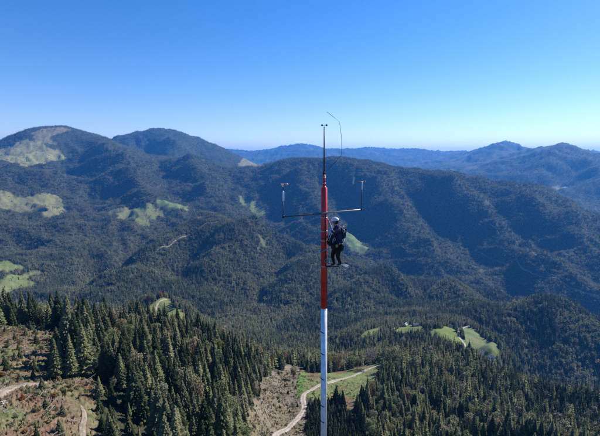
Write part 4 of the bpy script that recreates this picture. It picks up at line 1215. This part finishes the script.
# harness: belt, leg loops, shoulder straps, tool bags, gear
def ring(name, c_, rx, ry, r, m, tilt=0.0, parent=None):
    pts_ = [c_ + Vector((rx * math.cos(a), ry * math.sin(a), tilt * math.cos(a))) for a in [2 * math.pi * k / 20 for k in range(21)]]
    return part(name, tube_mesh(name, pts_, [r] * 21, m, 8), parent or person)
har = ring('harness', JW['pelvis'] + Vector((0, 0, .05)), .175, .165, .028, M_HARNESS, .02)
for hp, kp in (('hipN', 'knN'), ('hipF', 'knF')):
    c_ = JW[hp].lerp(JW[kp], .33); ring('leg_loop', c_, .115, .115, .02, M_HARNESS, .03, har)
for s_ in (-1, 1):
    a_ = JW['pelvis'] + Vector((.13, .08 * s_, .05)); m_ = JW['chest'] + Vector((.19, .08 * s_, .02)); t_ = JW['upper'] + Vector((.03, .10 * s_, .135)); fr = JW['chest'] + Vector((-.17, .07 * s_, 0))
    part('shoulder_strap', tube_mesh('shoulder_strap', curve_pts([a_, m_, t_, fr, JW['pelvis'] + Vector((-.15, .06 * s_, .08))], 4), [.02] * 17, mat('grey_webbing', (.10, .10, .11), .7) if s_ < 0 else M_HARNESS, 8), har)
part('back_plate', boxmesh('back_plate', JW['chest'] + Vector((.20, -.02, .06)), (.035, .14, .16), M_PALE, Matrix.Rotation(.15, 4, 'Y'), .01), har)
def bag(name, c_, s, m, rz=0.0):
    o = part(name, boxmesh(name, c_, s, m, Matrix.Rotation(rz, 4, 'Y'), min(s) * .28), har); return o
bag('backpack', D(343.2, 232.6, -.02) - PL, (.20, .32, .46), mat('dark_pack', (.022, .026, .045), .8, noise=(18, .6), bump=(12, .8)), .12)
bag('tool_bag', D(331.0, 237.0, -.22) - PL, (.26, .2, .22), mat('dark_bag', (.035, .037, .045), .7, noise=(20, .6)), .2)
bag('tool_bag', D(329.6, 242.0, -.18) - PL, (.20, .2, .26), M_HARNESS, -.1)
bag('tool_bag', D(333.4, 246.5, -.25) - PL, (.17, .13, .24), M_HARNESS, .1)
bag('tool_bag', D(342.0, 247.6, -.22) - PL, (.12, .14, .24), M_HARNESS, .1)
bag('pouch', D(336.8, 245.8, -.31) - PL, (.09, .06, .12), mat('tan_leather', (.40, .26, .10), .6), .1)
bag('pouch', D(339.6, 244.0, -.29) - PL, (.07, .06, .07), mat('tan_leather_dark', (.26, .17, .08), .6), .1)
lan = part('lanyard', tube_mesh('lanyard', curve_pts([D(332, 240, -.3) - PL, D(328.6, 243.5, -.3) - PL, D(326.2, 239.5, -.25) - PL, D(323, 238.4, -.16) - PL, D(320.9, 238.6, 0) - PL], 4), [.014] * 17, M_BLACK, 8), har)
for (a, b, c_, m_) in [(330.6, 233.8, -.34, M_PALE), (329.6, 236.2, -.33, M_PALE), (343.0, 227.6, -.2, M_PALE), (343.8, 231.0, -.2, M_PALE), (343.4, 240.4, -.16, M_PALE), (328.6, 239.4, -.3, M_STEEL), (334.6, 239.4, -.33, M_STEEL)]:
    q = D(a, b, c_) - PL
    pts_ = [q + Vector((.035 * math.cos(t), 0, .06 * math.sin(t))) for t in [2 * math.pi * k / 12 for k in range(13)]]
    part('karabiner', tube_mesh('karabiner', pts_, [.011] * 13, m_, 6), har)
part('coiled_rope', tube_mesh('coiled_rope', [D(343.6, 229 + 1.0 * math.sin(k * .9) + k * .28, -.12 + .05 * math.cos(k * .9)) - PL + Vector((.025 * math.cos(k * .9), 0, 0)) for k in range(44)], [.012] * 44, mat('grey_white_rope', (.5, .48, .5), .8), 6), har)

# ------------------------------------------------------------------ farm buildings
M_PLASTER = mat('pale_plaster', (.50, .48, .43), .9); M_BOARDS = mat('dark_boards', (.075, .05, .035), .9, noise=(1.5, .3))
M_TILES = mat('red_brown_tiles', (.20, .10, .07), .85, noise=(2, .25)); M_SLATE = mat('dark_slate', (.09, .09, .10), .7, noise=(2, .25))
M_PALEROOF = mat('pale_metal_roof', (.27, .26, .26), .6); M_GLASS = mat('window_glass', (.03, .035, .045), .08)
def house(name, px, py, L, W, Hh, roofh, rz, wall, roof, label, cat, windows=3):
    x, y = on_ground(px, py); z = h1(x, y)
    t = thing(name, label, cat, (x, y, z), rz)
    bm = bmesh.new()
    vs = [bm.verts.new(v) for v in [(-L / 2, -W / 2, -3), (L / 2, -W / 2, -3), (L / 2, W / 2, -3), (-L / 2, W / 2, -3), (-L / 2, -W / 2, Hh), (L / 2, -W / 2, Hh), (L / 2, W / 2, Hh), (-L / 2, W / 2, Hh), (-L / 2, 0, Hh + roofh), (L / 2, 0, Hh + roofh)]]
    for f in [(0, 1, 5, 4), (2, 3, 7, 6), (1, 2, 6, 9, 5), (3, 0, 4, 8, 7), (4, 5, 9, 8), (6, 7, 8, 9)]: bm.faces.new([vs[i] for i in f])
    me = bpy.data.meshes.new('wall'); bm.to_mesh(me); bm.free(); me.materials.append(wall); part('wall', me, t)
    th, ov = .25, .8
    V, Fc = [], []
    sl_ = roofh / (W / 2)
    for x_ in (-L / 2 - ov, L / 2 + ov):
        V += [(x_, -W / 2 - ov, Hh - ov * sl_ + .06), (x_, 0, Hh + roofh + .06), (x_, W / 2 + ov, Hh - ov * sl_ + .06),
              (x_, W / 2 + ov, Hh - ov * sl_ + .06 + th), (x_, 0, Hh + roofh + .06 + th), (x_, -W / 2 - ov, Hh - ov * sl_ + .06 + th)]
    for k in range(6): Fc.append((k, (k + 1) % 6, 6 + (k + 1) % 6, 6 + k))
    Fc += [(5, 4, 1, 0), (4, 3, 2, 1), (6, 7, 10, 11), (7, 8, 9, 10)]
    me = bpy.data.meshes.new('roof'); me.from_pydata(V, [], Fc); me.materials.append(roof); rf = part('roof', me, t)
    part('chimney', boxmesh('chimney', (L * .18, W * .12, Hh + roofh + .3), (.7, .7, 1.8), M_PLASTER), rf)
    for k in range(windows):
        xx = -L / 2 + L * (k + .5) / windows
        for sy in (-1, 1):
            w = part('window', boxmesh('window', (xx, sy * (W / 2 + .03), Hh * .55), (1.2, .12, 1.3), M_WHITE), t)
            part('pane', boxmesh('pane', (xx, sy * (W / 2 + .08), Hh * .55), (.95, .10, 1.05), M_GLASS), w)
    part('door', boxmesh('door', (L / 2 + .05, W * .1, 1.1), (.14, 1.3, 2.2), M_BOARDS), t)
    return t
house('barn', 481.0, 355.5, 19, 11, 4.5, 4.2, .12, M_BOARDS, M_SLATE, 'long dark barn with a dark roof on the meadow by the farm road', 'barn', 4)
house('farmhouse', 491.0, 358.8, 9, 7, 4.4, 2.6, -.3, M_PLASTER, M_PALEROOF, 'small white house with a pale roof right of the dark barn', 'house')
house('farmhouse', 405.5, 326.3, 11, 9, 5.5, 4.2, .9, M_PLASTER, M_PALEROOF, 'pale gabled house at the left end of the saddle meadows', 'house')
house('farmhouse', 415.5, 326.0, 15, 10, 4.5, 4.0, .2, M_BOARDS, M_SLATE, 'dark roofed farmhouse on the upper edge of the left saddle meadow', 'house')
house('farmhouse', 223.5, 329.5, 12, 9, 6, 4.0, .4, M_PLASTER, M_PALEROOF, 'white house half hidden in the valley trees beyond the left forest', 'house')
house('farmhouse', 41.5, 209.0, 30, 16, 9, 8, .3, M_PLASTER, M_TILES, 'white walled farm on the high meadow across the valley, left', 'house')
house('barn', 46.5, 210.0, 26, 14, 7, 7, -.4, M_BOARDS, M_TILES, 'wooden barn right of the white farm on the high meadow', 'barn')
# raised hide with a pale roof at the top of the cutover strip
x, y = on_ground(301, 371.5); t = thing('hunting_hide', 'small raised wooden hide with a tilted pale roof at the top of the cutover strip', 'hide', (x, y, h1(x, y)), .5)
for sx in (-1, 1):
    for sy in (-1, 1): part('leg', boxmesh('leg', (sx * 1.1, sy * .9, .9), (.2, .2, 3.6), M_BOARDS), t)
part('cabin', boxmesh('cabin', (0, 0, 3.4), (2.6, 2.2, 1.7), M_BOARDS), t)
part('roof', boxmesh('roof', (0, -.2, 4.6), (3.6, 3.6, .15), mat('white_sheet', (.7, .7, .7), .5), Matrix.Rotation(-.6, 4, 'X') @ Matrix.Rotation(.25, 4, 'Y')), t)
part('ladder', boxmesh('ladder', (-1.5, -.2, 1.2), (.12, .6, 3.4), M_BOARDS, Matrix.Rotation(.3, 4, 'Y')), t)

# ------------------------------------------------------------------ low growth on the clearings
BUSH = []
for i, (m_, H, W, n, sz) in enumerate([(M_LEAF, 2.0, 1.15, 260, .2), (M_LEAF, 1.6, 1.3, 240, .2), (M_RUSTLEAF, 1.4, 1.1, 220, .18)]):
    r = random.Random(70 + i); k = Kind()
    V, Fc, S, L = leafy_geo(r, H, W, n, sz, 6, .02, .3); k.crown = mesh_from('bush_crown', V, Fc, m_, [0] * len(V), S)
    V, Fc = limb_geo(r, H * .7, L, .06); k.trunk = mesh_from('bush_trunk', V, Fc, M_BARK); k.H = H; BUSH.append(k)
def open_spots(polyi, n, mind):
    poly = OPEN_W[polyi]; xs = [p[0] for p in poly]; ys = [p[1] for p in poly]; out = []
    X = rng.uniform(min(xs), max(xs), 12000); Y = rng.uniform(min(ys), max(ys), 12000)
    PX, PY = to_frame(X, Y, height(X, Y))
    ok = (PX > 0) & (PX < 600) & (PY > 300) & (PY < 440) & (Y > 20)
    X, Y, PX, PY = X[ok], Y[ok], PX[ok], PY[ok]
    ok = (open_index(X, Y) == polyi) & ~on_track(X, Y, 4.0)
    for x, y, px, py in zip(X[ok], Y[ok], PX[ok], PY[ok]):
        if len(out) >= n: break
        if all(math.hypot(x - q[0], y - q[1]) >= mind for q in out): out.append((float(x), float(y), float(px), float(py)))
    return out
def clearing_part(px, py):
    if py < 350: a = 'far'
    elif py < 380: a = 'middle'
    elif py < 408: a = 'near'
    else: a = 'nearest'
    b = 'left end' if px < 22 else ('middle' if px < 55 else 'right side')
    return 'on the %s of the %s band of the brown clearing' % (b, a) if a in ('far', 'middle') else 'below the dirt track, %s of the brown clearing' % b if a == 'near' else 'at the bottom %s of the brown clearing' % b
for (x, y, px, py) in open_spots(0, 72, 3.2):
    v = random.random()
    if v < .42:
        k = random.choice(SPRUCE); H = random.uniform(2.2, 4.8); lab = 'young dark green spruce ' + clearing_part(px, py)
        plant(k, x, y, H / k.H, random.random() * 6, 'young_spruce', lab, lab, 'tree', 1.7)
    else:
        k = random.choice(BUSH[:2] if v < .85 else BUSH[2:]); lab = ('olive bush ' if v < .85 else 'rust coloured bush ') + clearing_part(px, py)
        plant(k, x, y, random.uniform(.8, 1.5), random.random() * 6, 'bush', lab, lab, 'bush')
for (x, y, px, py) in open_spots(1, 34, 4.0):
    v = random.random(); w = ('upper' if py < 385 else ('middle' if py < 405 else 'lower')) + ' part of the grey cutover strip'
    if v < .5:
        k = random.choice(SPRUCE); H = random.uniform(2.5, 6); lab = 'young spruce on the ' + w
        plant(k, x, y, H / k.H, random.random() * 6, 'young_spruce', lab, lab, 'tree', 1.6)
    else:
        lab = 'low olive bush on the ' + w
        plant(random.choice(BUSH[:2]), x, y, random.uniform(1.0, 1.8), random.random() * 6, 'bush', lab, lab, 'bush')
# brushwood and tussocks nobody could count
def tuft(name, r, m, H, W, n):
    V, Fc, S = [], [], []
    for i in range(n):
        a = r.random() * 6.28; q = W * math.sqrt(r.random()); s = r.uniform(.5, 1.2); b = len(V)
        p = Vector((math.cos(a) * q, math.sin(a) * q, 0)); t_ = Vector((-math.sin(a + r.uniform(-1, 1)), math.cos(a + r.uniform(-1, 1)), 0)) * .16 * s
        V += [p - t_, p + t_, p + Vector((r.uniform(-.3, .3), r.uniform(-.3, .3), H * s))]; Fc.append((b, b + 1, b + 2)); S += [r.random()] * 3
    return merged(name, [(V, Fc, 0., S, 0, Matrix.Identity(4))], [m])
def sticks(r):
    V, Fc = [], []
    for k in range(6):
        a = r.random() * 6.28; l = r.uniform(.5, 1.8); c = Vector((r.uniform(-.7, .7), r.uniform(-.7, .7), r.uniform(.05, .3))); d = Vector((math.cos(a), math.sin(a), r.uniform(-.2, .3))) * l
        tube_geo(V, Fc, [c - d, c, c + d], [.06, .05, .02], 4)
    return merged('a', [(V, Fc, 0., None, 0, Matrix.Identity(4))], [mat('dead_wood', (.30, .25, .20), .9)])
r_ = random.Random(3)
X, Y = candidates(62, 420, 1.5, 44)
q = open_index(X, Y); k1 = ((q == 0) | (q == 1) | (q == 2) | (q == 101)) & ~on_track(X, Y, 2.6) & (rng.random(len(X)) < np.where(q == 2, .25, .62) * (.4 + .9 * smooth(-.3, .4, fbm(X, Y, 16.0, 2, 77))))
X, Y = X[k1], Y[k1]
M_TUFT = foliage_mat('dry_grass', [(0, (.13, .115, .055)), (.4, (.16, .125, .07)), (.7, (.09, .105, .04)), (1, (.14, .085, .05))], .2)
print('tufts', len(X))
gn_forest('undergrowth', np.stack([X, Y, height(X, Y) - .05], 1), rng.uniform(0, 6.28, len(X)), sc3(rng.uniform(.5, 1.5, len(X)), .4), rng.integers(0, 6, len(X)),
          [tuft('a', r_, M_TUFT, .55, .7, 26), tuft('a', r_, M_TUFT, .4, .9, 26), tuft('a', r_, M_TUFT, .8, .4, 18), tuft('a', r_, M_LEAF, .9, .5, 30), tuft('a', r_, M_RUSTLEAF, .4, .8, 20), sticks(r_)])
# pale stones and stumps
M_STONE = mat('pale_stone', (.42, .39, .34), .9, noise=(2, .3), bump=(3, .8))
def rock(name, x, y, s, label, group=None):
    bm = bmesh.new(); bmesh.ops.create_icosphere(bm, subdivisions=2, radius=s)
    for v in bm.verts: v.co = Vector((v.co.x * 1.3, v.co.y, v.co.z * .7)) * random.uniform(.6, 1.2)
    me = bpy.data.meshes.new(name); bm.to_mesh(me); bm.free(); me.materials.append(M_STONE)
    o = bpy.data.objects.new(name, me); col.objects.link(o); o.location = (x, y, h1(x, y) + s * .2); describe(o, label, 'rock', group); return o
for (px, py, s) in [(4, 402, .55), (6, 403.5, .4), (2.5, 404, .45), (7.5, 402.4, .35), (1, 402.8, .5)]:
    x, y = on_ground(px, py); rock('rock', x, y, s, 'pale boulder in the cluster below the dirt track at the left', 'pale boulders below the left dirt track')
M_LOG = mat('cut_log', (.33, .25, .17), .9, noise=(3, .3))
for j, (a, b, c, d) in enumerate([((264, 408), (272, 426), .28, 'long pale felled trunk lying down the grey cutover strip'), ((281, 388), (287, 392), .22, 'short felled trunk across the middle of the grey cutover strip'), ((268, 393), (262, 400), .2, 'felled trunk near the left border of the grey cutover strip')]):
    p, q_ = on_ground(*a), on_ground(*b); P0 = Vector((p[0], p[1], h1(*p) + .3)); P1 = Vector((q_[0], q_[1], h1(*q_) + .3))
    if (P1 - P0).length > 22: P1 = P0 + (P1 - P0).normalized() * 22
    me = tube_mesh('felled_trunk', [v - P0 for v in (P0, P0.lerp(P1, .5), P1)], [c, c * .75, c * .4], M_LOG, 10)
    o = bpy.data.objects.new('felled_trunk', me); col.objects.link(o); o.location = P0; describe(o, d, 'log')

# ------------------------------------------------------------------ haze
bm = bmesh.new(); bmesh.ops.create_cube(bm, size=1.0)
me = bpy.data.meshes.new('haze'); bm.to_mesh(me); bm.free()
hz = bpy.data.objects.new('haze', me); col.objects.link(hz)
zlo, zhi = float(gZ.min()) - 1.0, float(gZ.max()) + 40.0
hz.scale = (65000, 65000, zhi - zlo); hz.location = (0, 0, (zhi + zlo) / 2)
hz['kind'] = 'stuff'
HAZE_DENSITY = 4.5e-5
hm_ = bpy.data.materials.new('haze_air'); hm_.use_nodes = True; hm_.node_tree.nodes.clear()
vo = hm_.node_tree.nodes.new('ShaderNodeOutputMaterial'); pv = hm_.node_tree.nodes.new('ShaderNodeVolumePrincipled')
pv.inputs['Color'].default_value = (.07, .36, 1.0, 1); pv.inputs['Density'].default_value = HAZE_DENSITY; pv.inputs['Anisotropy'].default_value = .2
hm_.node_tree.links.new(pv.outputs[0], vo.inputs['Volume'])
me.materials.append(hm_)

# ------------------------------------------------------------------ switch the scatters on
for o, ng in LATER:
    md = o.modifiers.new('scatter', 'NODES'); md.node_group = ng
